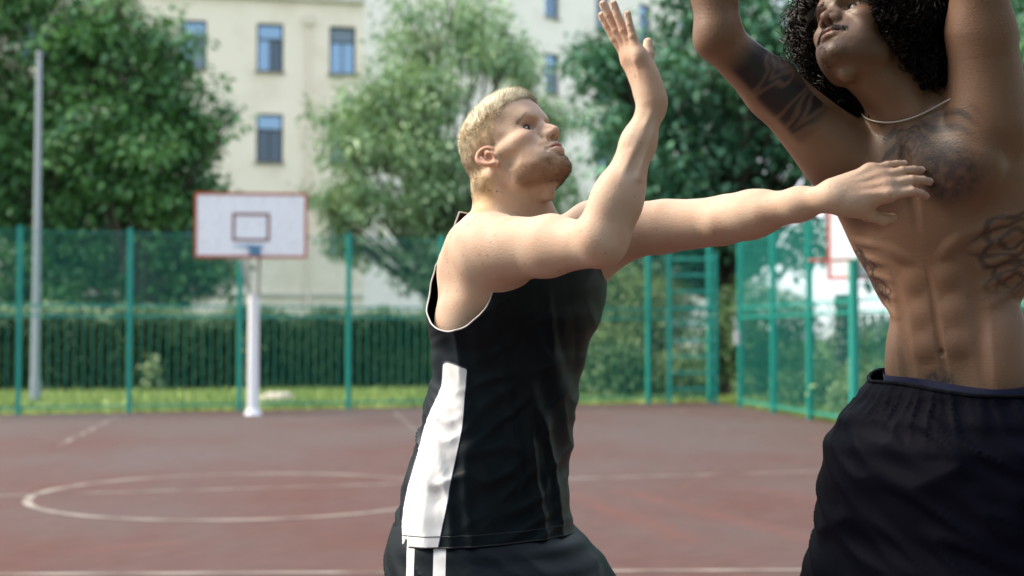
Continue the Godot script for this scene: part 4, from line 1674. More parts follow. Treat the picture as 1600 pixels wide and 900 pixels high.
func make_player_a() -> void:
	var base := Vector3(-0.03, 0, -2.81)
	var root := thing("person", "man with cropped blond hair in a black sleeveless jersey, arm raised, pushing the other", "person", base)
	var b := player_a_body()
	# hands
	var wr := Vector3(0.2436, 1.7517, -2.4478)
	var phi := deg_to_rad(12)
	var fwd_r := Vector3(-0.36, 0.93, -0.02).normalized()
	var tips_r := hand(b, wr, fwd_r, Vector3(-cos(phi), 0, sin(phi)), Vector3(-sin(phi), 0, -cos(phi)), [[-12, 3, 3], [-10, 3, 3], [-6, 5, 4], [-1, 7, 6]], [1, 0, -1, -2], [12, 27, 0, 0])
	var wl := Vector3(0.5603, 1.5930, -2.4832)
	var fwd_l := Vector3(0.95, 0.30, -0.02).normalized()
	var back_l := Vector3(0.22, 0.50, 0.84)
	back_l = (back_l - fwd_l * back_l.dot(fwd_l)).normalized()
	var tips_l := hand(b, wl, fwd_l, back_l, fwd_l.cross(back_l), [[14, 26, 16], [12, 20, 14], [10, 16, 12], [10, 14, 10]], [1, -1, -3, -5], [30, 34, 14, 26], 1.0)
	var all_heads := a_head * AABB(Vector3(-0.12, -0.115, -0.11), Vector3(0.26, 0.27, 0.22))
	var box_hr := box_round([wr + fwd_r * 0.02, wr + fwd_r * 0.20], 0.075)
	box_hr.position.y = wr.y + 0.01
	var box_hl := box_round([wl + fwd_l * 0.10, wl + fwd_l * 0.2], 0.10)
	box_hl.position.x = wl.x + 0.01
	var whole := AABB(Vector3(-0.6, -0.05, -3.4), Vector3(1.7, 2.2, 1.6))
	var upper := AABB(Vector3(-0.6, 1.10, -3.4), Vector3(1.7, 1.1, 1.6))
	var lower := AABB(Vector3(-0.6, -0.05, -3.4), Vector3(1.7, 1.17, 1.6))
	var m := joined([
		b.mesh(all_heads, 0.0024), b.mesh(box_hr, 0.0026), b.mesh(box_hl, 0.0026),
		b.mesh(upper, 0.0042, [all_heads, box_hr, box_hl]), b.mesh(lower, 0.011)])
	var colors := skin_a(m)
	var skin := painted(0.58, 0.30)
	pores(skin)
	part("body", array_mesh(m, base, colors), skin, root)
	var wet := painted(0.08, 0.6)
	for s in [-1.0, 1.0]:
		part("eyeball", eyeball(a_head * Vector3(0.0722, 0.0150, 0.032 * s), 0.0125, Vector3(0.93, 0.20, 0.30).normalized(), Color(0.05, 0.06, 0.06), base), wet, root)
	lashes(root, a_head, base)
	var nails := plain(Color(0.72, 0.50, 0.42), 0.25)
	for tip in tips_r + tips_l:
		part("fingernail", array_mesh(nail(tip), base), nails, root)
	var scalp := b.mesh(all_heads, 0.005)
	var inv := a_head.affine_inverse()
	var tuft := FastNoiseLite.new()
	tuft.seed = 71; tuft.frequency = 75.0; tuft.fractal_type = FastNoiseLite.FRACTAL_NONE
	var hair := blades(scalp, 850000.0, 0.00028, 11, func(p: Vector3, n: Vector3, rng: RandomNumberGenerator):
		var q: Vector3 = inv * p
		var h := hair_a(q)
		if rng.randf() > h:
			return []
		var topness := sm(0.055, 0.100, q.y) * sm(-0.10, 0.02, q.x)
		var flow: Vector3 = a_head.basis * Vector3(lerpf(-0.30, 0.75, topness), lerpf(-0.55, 0.25, topness), 0.0)
		var jit := Vector3(rng.randf() - 0.5, rng.randf() - 0.5, rng.randf() - 0.5) * 0.38 + Vector3(tuft.get_noise_3dv(p), tuft.get_noise_3dv(p + Vector3(5, 0, 0)), tuft.get_noise_3dv(p + Vector3(0, 7, 0))) * 0.2
		var d: Vector3 = (n * lerpf(0.50, 0.75, topness) + flow + jit).normalized()
		var shade := rng.randf_range(0.6, 1.1) * (1.0 + 0.45 * tuft.get_noise_3dv(p * 0.6))
		var c := Color(0.96, 0.86, 0.67).lerp(Color(0.66, 0.49, 0.30), (1.0 - sm(-0.02, 0.075, q.y)) * 0.55 * rng.randf_range(0.4, 1.2))
		return [d, lerpf(lerpf(0.0026, 0.0072, sm(-0.06, 0.0, q.y)), 0.0170, topness) * rng.randf_range(0.6, 1.15), Color(c.r * shade, c.g * shade, c.b * shade), n * -0.25 + flow * 0.4])
	var fibre := painted(0.55, 0.35)
	var hm := part("hair", array_mesh(hair, base, hair[3]), fibre, root)
	hm.set_meta("kind", "stuff")
	var beard := blades(scalp, 800000.0, 0.00026, 12, func(p: Vector3, n: Vector3, rng: RandomNumberGenerator):
		var q: Vector3 = inv * p
		if rng.randf() > beard_a(q) * 0.8:
			return []
		var d: Vector3 = (n * 0.6 + a_head.basis * Vector3(0.25, -0.6, 0) + Vector3(rng.randf() - 0.5, rng.randf() - 0.5, rng.randf() - 0.5) * 0.6).normalized()
		var shade := rng.randf_range(0.4, 1.2)
		return [d, rng.randf_range(0.003, 0.0055), Color(0.26 * shade, 0.145 * shade, 0.068 * shade), n * -0.1])
	part("beard", array_mesh(beard, base, beard[3]), fibre, root).set_meta("kind", "stuff")
	var brows := blades(scalp, 520000.0, 0.0003, 13, func(p: Vector3, n: Vector3, rng: RandomNumberGenerator):
		var q: Vector3 = inv * p
		var z := absf(q.z)
		if q.x < 0.05 or z < 0.012 or z > 0.052 or absf(q.y - (0.0325 - maxf(0.0, z - 0.034) * 0.35)) > 0.0048:
			return []
		var shade := rng.randf_range(0.5, 1.1)
		return [(n * 0.3 + a_head.basis * Vector3(-0.3, 0.25, signf(q.z) * 0.9)).normalized(), 0.006, Color(0.26 * shade, 0.16 * shade, 0.085 * shade), Vector3.ZERO])
	part("eyebrows", array_mesh(brows, base, brows[3]), fibre, root).set_meta("kind", "stuff")
	dress_a(root, base)


# the share of hair that grows at a point of the head
func hair_a(q: Vector3) -> float:
	if absf(q.z) > 0.066 and Vector2((q.x + 0.006) / 0.027, (q.y - 0.002) / 0.034).length() < 1.0:
		return 0.0
	var front := 0.026
	if q.y > 0.030:
		front = lerpf(0.026, 0.050, sm(0.030, 0.056, q.y)) + 0.034 * sm(0.056, 0.078, q.y) + 0.10 * sm(0.074, 0.084, q.y)
	var low := -0.014 if q.x > -0.016 else lerpf(-0.024, -0.072, clampf((-0.016 - q.x) / 0.05, 0.0, 1.0))
	return sm(0.004, -0.006, q.x - front) * sm(-0.005, 0.006, q.y - low) * sm(-0.108, -0.098, q.x) * sm(-0.092, -0.080, q.y) * sm(0.088, 0.080, absf(q.z))


func beard_a(q: Vector3) -> float:
	var z := absf(q.z)
	var cheek := lerpf(-0.024, -0.066, clampf((q.x - 0.012) / 0.062, 0.0, 1.0))
	var jaw := sm(0.006, -0.012, q.y - cheek) * sm(0.004, 0.022, q.x) * sm(-0.130, -0.105, q.y)
	jaw *= sm(-0.012, 0.002, q.y - lerpf(-0.080, -0.106, clampf((q.x - 0.012) / 0.075, 0.0, 1.0)))
	var lip := sm(-0.0405, -0.038, q.y) * sm(-0.029, -0.033, q.y) * sm(0.082, 0.090, q.x) * 0.45
	var chin := sm(-0.058, -0.068, q.y) * sm(0.06, 0.085, q.x) * sm(-0.112, -0.104, q.y)
	var mouth := sm(0.085, 0.092, q.x) * sm(-0.060, -0.054, q.y) * sm(-0.038, -0.042, q.y) * sm(0.028, 0.024, z)
	return clampf(maxf(jaw * 0.85 * sm(0.0, 0.02, -q.y), maxf(lip, chin)) - mouth * 2.0, 0.0, 1.0)


func skin_a(m: Array) -> PackedColorArray:
	var out := PackedColorArray()
	out.resize(m[0].size())
	var noise := FastNoiseLite.new()
	noise.seed = 5
	noise.frequency = 18.0
	noise.fractal_octaves = 3
	var mole := FastNoiseLite.new()
	mole.seed = 44; mole.frequency = 62.0; mole.noise_type = FastNoiseLite.TYPE_SIMPLEX_SMOOTH; mole.fractal_type = FastNoiseLite.FRACTAL_NONE
	var inv := a_head.affine_inverse()
	var base := Color(0.54, 0.395, 0.300)
	var red := Color(0.50, 0.23, 0.155)
	var lips := Color(0.46, 0.20, 0.165)
	var elbow := Vector3(0.1647, 1.4817, -2.4369)
	var hand_r := Vector3(0.1993, 1.8645, -2.4440)
	var hand_l := Vector3(0.6585, 1.6066, -2.4728)
	for i in out.size():
		var p: Vector3 = m[0][i]
		var c := base.lerp(red, clampf(0.10 + 0.34 * noise.get_noise_3dv(p), 0.0, 0.5))
		c = c.lerp(Color(0.30, 0.17, 0.11), 0.5 * sm(0.80, 0.88, mole.get_noise_3dv(p)))
		c = c.lerp(red, 0.30 * patch(p, elbow, Vector3.ONE * 0.06) + 0.22 * sm(0.10, 0.02, minf(p.distance_to(hand_r), p.distance_to(hand_l))))
		var q := inv * p
		if absf(q.x) < 0.16 and q.y > -0.14 and q.y < 0.16 and absf(q.z) < 0.13:
			var s := absf(q.z)
			c = c.lerp(red, 0.55 * sm(0.072, 0.078, s) * sm(0.05, 0.03, absf(q.y)) * sm(0.03, 0.016, q.x))
			c = c.lerp(red, 0.5 * patch(Vector3(q.x, q.y, s), Vector3(0.115, -0.015, 0), Vector3(0.02, 0.02, 0.02)))
			c = c.lerp(red, 0.28 * patch(Vector3(q.x, q.y, s), Vector3(0.07, -0.012, 0.05), Vector3(0.03, 0.025, 0.03)))
			c = c.lerp(Color(0.30, 0.165, 0.135), 0.65 * patch(Vector3(q.x, q.y, s), Vector3(0.087, 0.016, 0.032), Vector3(0.02, 0.014, 0.022)))
			var lip := patch(Vector3(q.x, q.y, s), Vector3(0.098, -0.0475, 0.0), Vector3(0.024, 0.0115, 0.026))
			c = c.lerp(lips, sm(0.05, 0.35, lip) * 0.8)
			c = c.lerp(Color(0.10, 0.03, 0.025), 0.8 * patch(Vector3(q.x, q.y, s), Vector3(0.100, -0.0472, 0.0), Vector3(0.03, 0.0022, 0.026)))
			c = c.lerp(Color(0.25, 0.14, 0.075), 0.7 * beard_a(q))
			c = c.lerp(Color(0.55, 0.38, 0.22), 0.85 * hair_a(q))
		out[i] = c
	return out


# rows of [pixel row turned to height, centre, half width] make the loose tube of a garment
func garment(rows: Array, yaw: float, depth: float, ratio: float, flip := 1.0) -> Array:
	var out := []
	var side := cos(yaw) * cos(yaw) + ratio * ratio * sin(yaw) * sin(yaw)
	for r in rows:
		var fwd: float = r[2] / sqrt(side)
		out.append([r[0], r[1] * cos(yaw) * flip, -r[1] * sin(yaw), fwd, fwd * ratio])
	out.reverse()
	return out


func folds(noise: FastNoiseLite, p: Vector3) -> float:
	var x := noise.get_noise_3dv(p)
	x = 1.0 - absf(x) * 2.6
	return maxf(x, -0.4)


func dress_a(root: Node3D, base: Vector3) -> void:
	var yaw := deg_to_rad(40)
	var cloth := painted(0.50, 0.30)
	var knit := FastNoiseLite.new()
	knit.frequency = 0.2
	# ---- jersey
	var b := Body.new()
	b.frame = Transform3D(Basis(Vector3.UP, -yaw), Vector3(0, 0, -2.80))
	var rows := [[1.5074, 0.0208, 0.1594], [1.4570, 0.0113, 0.1676], [1.3941, 0.0032, 0.1695], [1.3185, -0.0050, 0.1500], [1.2555, -0.0132, 0.1455], [1.1926, -0.0265, 0.1500], [1.1296, -0.0378, 0.1550], [1.0666, -0.0485, 0.1619], [1.0037, -0.0529, 0.1714], [0.9596, -0.0529, 0.1777], [0.8777, -0.0542, 0.1827]]
	b.tube(garment(rows, yaw, 2.80, 1.32), 0.03)
	b.frame = a_torso
	var g := 0.014
	b.ell(Vector3(0.005, 0.075, 0), Vector3(0.095 + g, 0.10 + g, 0.160 + g), 0.05)
	for s in [-1.0, 1.0]:
		b.cone(Vector3(-0.020, 0.185, 0.055 * s), Vector3(-0.005, 0.130, 0.130 * s), 0.040 + g, 0.042 + g, 0.05)
		b.ell(Vector3(0.07, 0.03, 0.075 * s), Vector3(0.048 + g, 0.068 + g, 0.082 + g), 0.03)
	b.cone(Vector3(-0.01, 0.12, 0), Vector3(-0.01, 0.21, 0), 0.075, 0.072, 0.04)
	b.frame = Transform3D.IDENTITY
	var m := b.mesh(AABB(Vector3(-0.5, 0.90, -3.3), Vector3(1.2, 0.9, 1.0)), 0.0055)
	var inv := a_torso.affine_inverse()
	var hem: float = rows[9][0]
	# wrinkles: compressed folds low on the back, long soft ones from chest to hip
	var n1 := FastNoiseLite.new()
	n1.seed = 3; n1.frequency = 1.0; n1.fractal_type = FastNoiseLite.FRACTAL_NONE; n1.noise_type = FastNoiseLite.TYPE_SIMPLEX_SMOOTH
	var n2 := FastNoiseLite.new()
	n2.seed = 9; n2.frequency = 1.0; n2.fractal_type = FastNoiseLite.FRACTAL_NONE; n2.noise_type = FastNoiseLite.TYPE_SIMPLEX_SMOOTH
	m = pushed(m, func(p: Vector3, n: Vector3) -> float:
		var q := inv * p
		var back := sm(0.03, -0.10, q.x)
		var down := sm(0.0, -0.30, q.y)
		var x := q.x * 0.766 - q.z * 0.643
		var diag := Vector3((q.y * 0.85 - x * 0.55) * lerpf(15.0, 26.0, back), (q.y * 0.55 + x * 0.85) * 5.5, q.z * 3.0)
		var long := Vector3(x * 15.0 + q.y * 3.5, q.y * 2.4 - x * 2.0, 4.0)
		return (folds(n1, diag) - 0.45) * lerpf(0.0014, 0.0060, clampf(back * 0.7 + 0.45, 0.0, 1.0) * down) + folds(n2, long) * 0.0055 * sm(0.08, -0.12, q.y) * (1.0 - back))
	var f := PackedFloat32Array()
	f.resize(m[0].size())
	for i in f.size():
		var p: Vector3 = m[0][i]
		var q := inv * p
		var d := p.y - hem - 0.012 * (q.x * 4.0)
		# armholes
		for s in [-1.0, 1.0]:
			var rim := 0.080 + (0.085 if s < 0.0 else 0.036) * sm(0.03, 0.12, q.y)
			var e := Vector2((q.x + 0.005) / 0.098, (q.y - 0.050) / (0.112 if q.y < 0.05 else 0.30))
			d = minf(d, (e.length() - 1.0) * 0.10 if q.z * s > rim else 1.0)
			d = minf(d, maxf((e.length() - 1.0) * 0.10, rim - q.z * s))
		# neckline: lower in front
		var c := Vector3(q.x - 0.012, (q.y - 0.215) * 0.62, q.z)
		d = minf(d, (c.length() - 0.099))
		d = minf(d, 0.168 - q.y)
		f[i] = d
	var cut := clipped(m, f)
	var hf := PackedFloat32Array()
	hf.resize(cut[0][0].size())
	for i in hf.size():
		var p: Vector3 = cut[0][0][i]
		hf[i] = p.y - hem - 0.012 * ((inv * p).x * 4.0) - 0.020
	for line in clipped(cut[0], hf)[1]:
		if line.size() > 60:
			part("hem_stitching", array_mesh(cord(line, 0.0009, 5, 1.0, 2), base), plain(Color(0.016, 0.018, 0.024), 0.7), root)
	# the white side panels
	var body: Array = cut[0]
	var black := Color(0.0036, 0.0050, 0.0085)
	for piece in 3:
		var pf := PackedFloat32Array()
		pf.resize(body[0].size())
		for i in pf.size():
			pf[i] = panel_a(body[0][i], rows, inv)
			if piece == 0:
				pf[i] = -pf[i]
			elif (inv * body[0][i]).z * (1.0 if piece == 1 else -1.0) < 0.0:
				pf[i] = -1.0
		var done := clipped(body, pf)
		var col := PackedColorArray()
		col.resize(done[0][0].size())
		col.fill(black if piece == 0 else Color(0.70, 0.71, 0.74))
		if piece == 0:
			var j := part("jersey", array_mesh(done[0], base, col), cloth, root)
			for line in cut[1]:
				part("piping", array_mesh(cord(line, 0.0016, 6, 1.0, 4), base), plain(Color(0.50, 0.50, 0.52) if line[0].y > 1.2 else black, 0.6), j)
		else:
			var j := part("side_panel", array_mesh(done[0], base, col), cloth, root)
			j.set_meta("label", "white side panel of the black jersey")
			for line in done[1]:
				part("piping", array_mesh(cord(line, 0.0012, 5, 1.0, 3), base), plain(Color(0.02, 0.025, 0.07), 0.6), j)
	# ---- shorts
	var sh := Body.new()
	var srows := [[1.0289, -0.0554, 0.1462], [0.9785, -0.0573, 0.1581], [0.9407, -0.0378, 0.1827], [0.9029, -0.0202, 0.2016], [0.8651, -0.0050, 0.2142], [0.8148, 0.0107, 0.2224], [0.7644, 0.0221, 0.2111]]
	sh.frame = Transform3D(Basis(Vector3.UP, -yaw), Vector3(0, 0, -2.80))
	sh.tube(garment(srows, yaw, 2.80, 1.25), 0.05)
	sh.frame = Transform3D.IDENTITY
	var hip_r := a_torso * Vector3(-0.01, -0.50, 0.095)
	var hip_l := a_torso * Vector3(-0.01, -0.50, -0.095)
	sh.cone(hip_r, Vector3(-0.090, 0.56, -2.67), 0.125, 0.125, 0.05)
	sh.cone(hip_l, Vector3(0.200, 0.56, -2.78), 0.125, 0.125, 0.05)
	var sm_ := sh.mesh(AABB(Vector3(-0.5, 0.4, -3.3), Vector3(1.2, 0.7, 1.0)), 0.007)
	sm_ = pushed(sm_, func(p: Vector3, n: Vector3) -> float:
		var q := inv * p
		var diag := Vector3(q.y * 14.0 + q.x * 9.0, q.x * 4.0, q.z * 4.0 + 5.0)
		return folds(n1, diag) * 0.0045 * sm(hem + 0.02, hem - 0.05, p.y))
	var sf := PackedFloat32Array()
	sf.resize(sm_[0].size())
	for i in sf.size():
		sf[i] = minf(hem + 0.03 - sm_[0][i].y, sm_[0][i].y - 0.60)
	var scut := clipped(sm_, sf)
	for piece in 3:
		var pf := PackedFloat32Array()
		pf.resize(scut[0][0].size())
		for i in pf.size():
			var p: Vector3 = scut[0][0][i]
			var q := inv * p
			var x := p.x + (0.985 - p.y) * 0.01
			var s1 := 0.0075 - absf(x + 0.187)
			var s2 := 0.0115 - absf(x + 0.132)
			var near := p.z - -2.79
			s1 = minf(s1, near)
			s2 = minf(s2, near)
			pf[i] = [-maxf(s1, s2), s1, s2][piece]
		var done := clipped(scut[0], pf)
		var col := PackedColorArray()
		col.resize(done[0][0].size())
		col.fill(black if piece == 0 else Color(0.70, 0.71, 0.74))
		part("shorts" if piece == 0 else "stripe", array_mesh(done[0], base, col), cloth, root)
	# ---- shoes
	for a: Vector3 in [Vector3(-0.190, 0.10, -2.74), Vector3(0.190, 0.10, -2.92)]:
		var toe := Vector3(0.77, 0, 0.64) if a.x < 0.0 else Vector3(0.85, 0, 0.5)
		shoe(root, a, toe, base, Color(0.02, 0.02, 0.022))


func panel_a(p: Vector3, rows: Array, inv: Transform3D) -> float:
	# side seams: both flanks mirrored about the middle of the body
	var q := inv * p
	if q.z < 0.0:
		p = inv.affine_inverse() * Vector3(q.x, q.y, -q.z)
	var j := 0
	while j < rows.size() - 2 and rows[j + 1][0] > p.y:
		j += 1
	var t := clampf((rows[j][0] - p.y) / (rows[j][0] - rows[j + 1][0]), 0.0, 1.0)
	var c := lerpf(rows[j][1], rows[j + 1][1], t)
	var w := lerpf(rows[j][2], rows[j + 1][2], t)
	var across := (p.x - c) / w
	var top: float = rows[3][0] - 0.016 - absf(across + 0.77) * 0.05
	var half := 0.165 + 0.085 * sm(1.27, 1.17, p.y) * sm(0.92, 1.06, p.y) + 0.02 * sm(1.1, 0.95, p.y)
	return minf((half - absf(across + 0.665)) * w, minf(top - p.y, absf(q.z) - 0.02))


func shoe(root: Node3D, ankle: Vector3, toe: Vector3, base: Vector3, c: Color) -> void:
	var b := Body.new()
	b.frame = Transform3D(Basis(toe.normalized(), Vector3.UP, toe.normalized().cross(Vector3.UP)), Vector3(ankle.x, 0.0, ankle.z))
	b.cone(Vector3(-0.04, 0.055, 0), Vector3(0.13, 0.045, 0), 0.052, 0.045, 0.03)
	b.cone(Vector3(-0.02, 0.06, 0), Vector3(0.0, 0.12, 0), 0.055, 0.05, 0.03)
	b.ell(Vector3(0.06, 0.02, 0), Vector3(0.15, 0.02, 0.052), 0.01)
	b.frame = Transform3D.IDENTITY
	part("shoe", array_mesh(b.mesh(AABB(ankle - Vector3.ONE * 0.3, Vector3.ONE * 0.6), 0.009), base), plain(c, 0.6), root)


# the fine unevenness of skin
func pores(m: StandardMaterial3D) -> void:
	var n := FastNoiseLite.new()
	n.seed = 19; n.frequency = 0.05; n.fractal_octaves = 4
	var tex := NoiseTexture2D.new()
	tex.width = 512; tex.height = 512; tex.seamless = true; tex.noise = n; tex.as_normal_map = true; tex.bump_strength = 4.0
	m.normal_enabled = true
	m.normal_texture = tex
	m.normal_scale = 0.45
	m.uv1_triplanar = true
	m.uv1_scale = Vector3.ONE * 7.0


# the dark edge of the upper lids
func lashes(root: Node3D, t: Transform3D, base: Vector3) -> void:
	for s in [-1.0, 1.0]:
		for lid in 2:
			var line := PackedVector3Array()
			for i in 13:
				var f := i / 12.0
				var z := 0.0205 + 0.0235 * f
				var y: float = 0.0142 + (0.0054 if lid == 0 else -0.0042) * sin(PI * f)
				var q := Vector2(y - 0.0155, z - 0.032)
				line.append(t * Vector3(0.0725 + sqrt(maxf(0.00002, 0.01405 * 0.01405 - q.length_squared())), y, z * s))
			part("eyelashes", array_mesh(cord(line, 0.0011 if lid == 0 else 0.0005, 6), base), plain(Color(0.035, 0.022, 0.016), 0.6), root)


# ---------------------------------------------------------------- the dark-haired player
var b_torso: Transform3D
var b_head: Transform3D
const B_SR := Vector3(0.6128, 1.6923, -2.6600)
const B_ER := Vector3(0.3756, 1.8961, -2.5830)
const B_WR := Vector3(0.3510, 2.1920, -2.5731)
const B_SL := Vector3(0.8528, 1.7327, -2.5285)
const B_EL := Vector3(0.8081, 2.0048, -2.4593)
const B_WL := Vector3(0.7313, 2.2440, -2.4712)


func player_b_body() -> Body:
	var b := Body.new()
	var neck := Vector3(0.7461, 1.7775, -2.6271)
	var pelvis := Vector3(0.8436, 1.1659, -2.6477)
	b_torso = yawed(Vector3(0.7853, 1.6112, -2.6327), deg_to_rad(50), neck - pelvis, -1.0)
	b.frame = b_torso
	b.ell(Vector3(0, -0.02, 0), Vector3(0.105, 0.20, 0.150), 0.02)
	b.ell(Vector3(0.0, 0.10, 0), Vector3(0.088, 0.085, 0.150), 0.05)
	b.ell(Vector3(0.0, -0.26, 0), Vector3(0.088, 0.18, 0.122), 0.05)
	b.ell(Vector3(-0.005, -0.43, 0), Vector3(0.10, 0.12, 0.150), 0.05)
	for s in [-1.0, 1.0]:
		b.ell(Vector3(0.070, 0.040, 0.078 * s), Vector3(0.042, 0.070, 0.080), 0.028, Basis(Vector3.RIGHT, 0.35 * s))
		b.ell(Vector3(-0.020, -0.03, 0.122 * s), Vector3(0.058, 0.17, 0.046), 0.04)
		b.ell(Vector3(-0.075, 0.06, 0.085 * s), Vector3(0.030, 0.09, 0.060), 0.04)
		b.ell(Vector3(0.020, -0.33, 0.090 * s), Vector3(0.060, 0.09, 0.045), 0.04)
		b.cone(Vector3(0.074, 0.130, 0.015 * s), Vector3(0.025, 0.150, 0.145 * s), 0.010, 0.010, 0.018)
		b.cone(Vector3(-0.020, 0.20, 0.030 * s), Vector3(-0.005, 0.125, 0.140 * s), 0.036, 0.036, 0.05)
		# ribs and the teeth of the side muscle
		for i in 5:
			var t := i * 0.034
			b.bump(Vector3(0.062 - i * 0.004, -0.070 - t, 0.125 * s), Vector3(0.065, 0.014, 0.06), 0.0032, Basis(Vector3.RIGHT, 0.0) * Basis(Vector3.BACK, -0.45))
		# belly muscles
		for i in 3:
			b.bump(Vector3(0.092, -0.150 - i * 0.062, 0.034 * s), Vector3(0.04, 0.034, 0.036), 0.0034)
		b.bump(Vector3(0.075, -0.26, 0.072 * s), Vector3(0.05, 0.16, 0.022), -0.0042)
		b.bump(Vector3(0.085, -0.095, 0.055 * s), Vector3(0.04, 0.020, 0.05), 0.004, Basis(Vector3.RIGHT, -0.6 * s))
		b.bump(Vector3(0.100, 0.010, 0.075 * s), Vector3(0.012, 0.010, 0.010), 0.003)
	b.bump(Vector3(0.105, 0.03, 0), Vector3(0.04, 0.12, 0.016), -0.006)
	b.bump(Vector3(0.092, -0.25, 0), Vector3(0.03, 0.15, 0.012), -0.0036)
	b.bump(Vector3(0.095, -0.285, 0), Vector3(0.03, 0.010, 0.010), -0.010)
	b.bump(Vector3(0.070, 0.160, 0), Vector3(0.03, 0.025, 0.022), -0.010)
	b.frame = Transform3D.IDENTITY
	b_head = head_frame(Vector3(0.6986, 1.9072, -2.5527), deg_to_rad(31), deg_to_rad(28), deg_to_rad(19), -1.0)
	b_head.origin += b_head.basis.z * 0.074
	b_head.basis = b_head.basis.scaled_local(Vector3.ONE * 0.98)
	b.cone(b_torso * Vector3(-0.015, 0.15, 0), b_head * Vector3(-0.025, -0.030, 0), 0.066, 0.056, 0.04)
	b.cone(b_torso * Vector3(0.03, 0.15, 0), b_head * Vector3(0.015, -0.055, 0), 0.050, 0.042, 0.03)
	for s in [-1.0, 1.0]:
		b.cone(b_head * Vector3(-0.030, -0.022, 0.052 * s), b_torso * Vector3(0.075, 0.155, 0.018 * s), 0.017, 0.012, 0.02)
	b.ell(b_head * Vector3(0.042, -0.105, 0), Vector3.ONE * 0.015, 0.02)
	arm(b, B_SR, B_ER, B_WR, Vector3(0.75, 0.65, 0.1), 0.88, 0.6)
	arm(b, B_SL, B_EL, B_WL, Vector3(-0.9, 0.1, -0.3), 1.02, 0.7)
	for s in [[B_SR, B_ER, 1.0], [B_SL, B_EL, -1.0]]:
		b.cone(b_torso * Vector3(0.06, 0.06, 0.11 * s[2]), s[0].lerp(s[1], 0.25), 0.040, 0.036, 0.04)
		b.cone(b_torso * Vector3(-0.025, -0.06, 0.135 * s[2]), s[0].lerp(s[1], 0.14), 0.046, 0.044, 0.04)
		b.cone(b_torso * Vector3(-0.06, 0.09, 0.11 * s[2]), s[0], 0.050, 0.056, 0.04)
	leg(b, b_torso * Vector3(-0.01, -0.52, 0.095), Vector3(0.700, 0.62, -2.68), Vector3(0.690, 0.20, -2.78), Vector3(-0.64, -0.6, 0.77))
	leg(b, b_torso * Vector3(-0.01, -0.52, -0.095), Vector3(0.920, 0.62, -2.50), Vector3(0.940, 0.20, -2.60), Vector3(-0.64, -0.6, 0.77))
	head(b, b_head, 0.95)
	return b


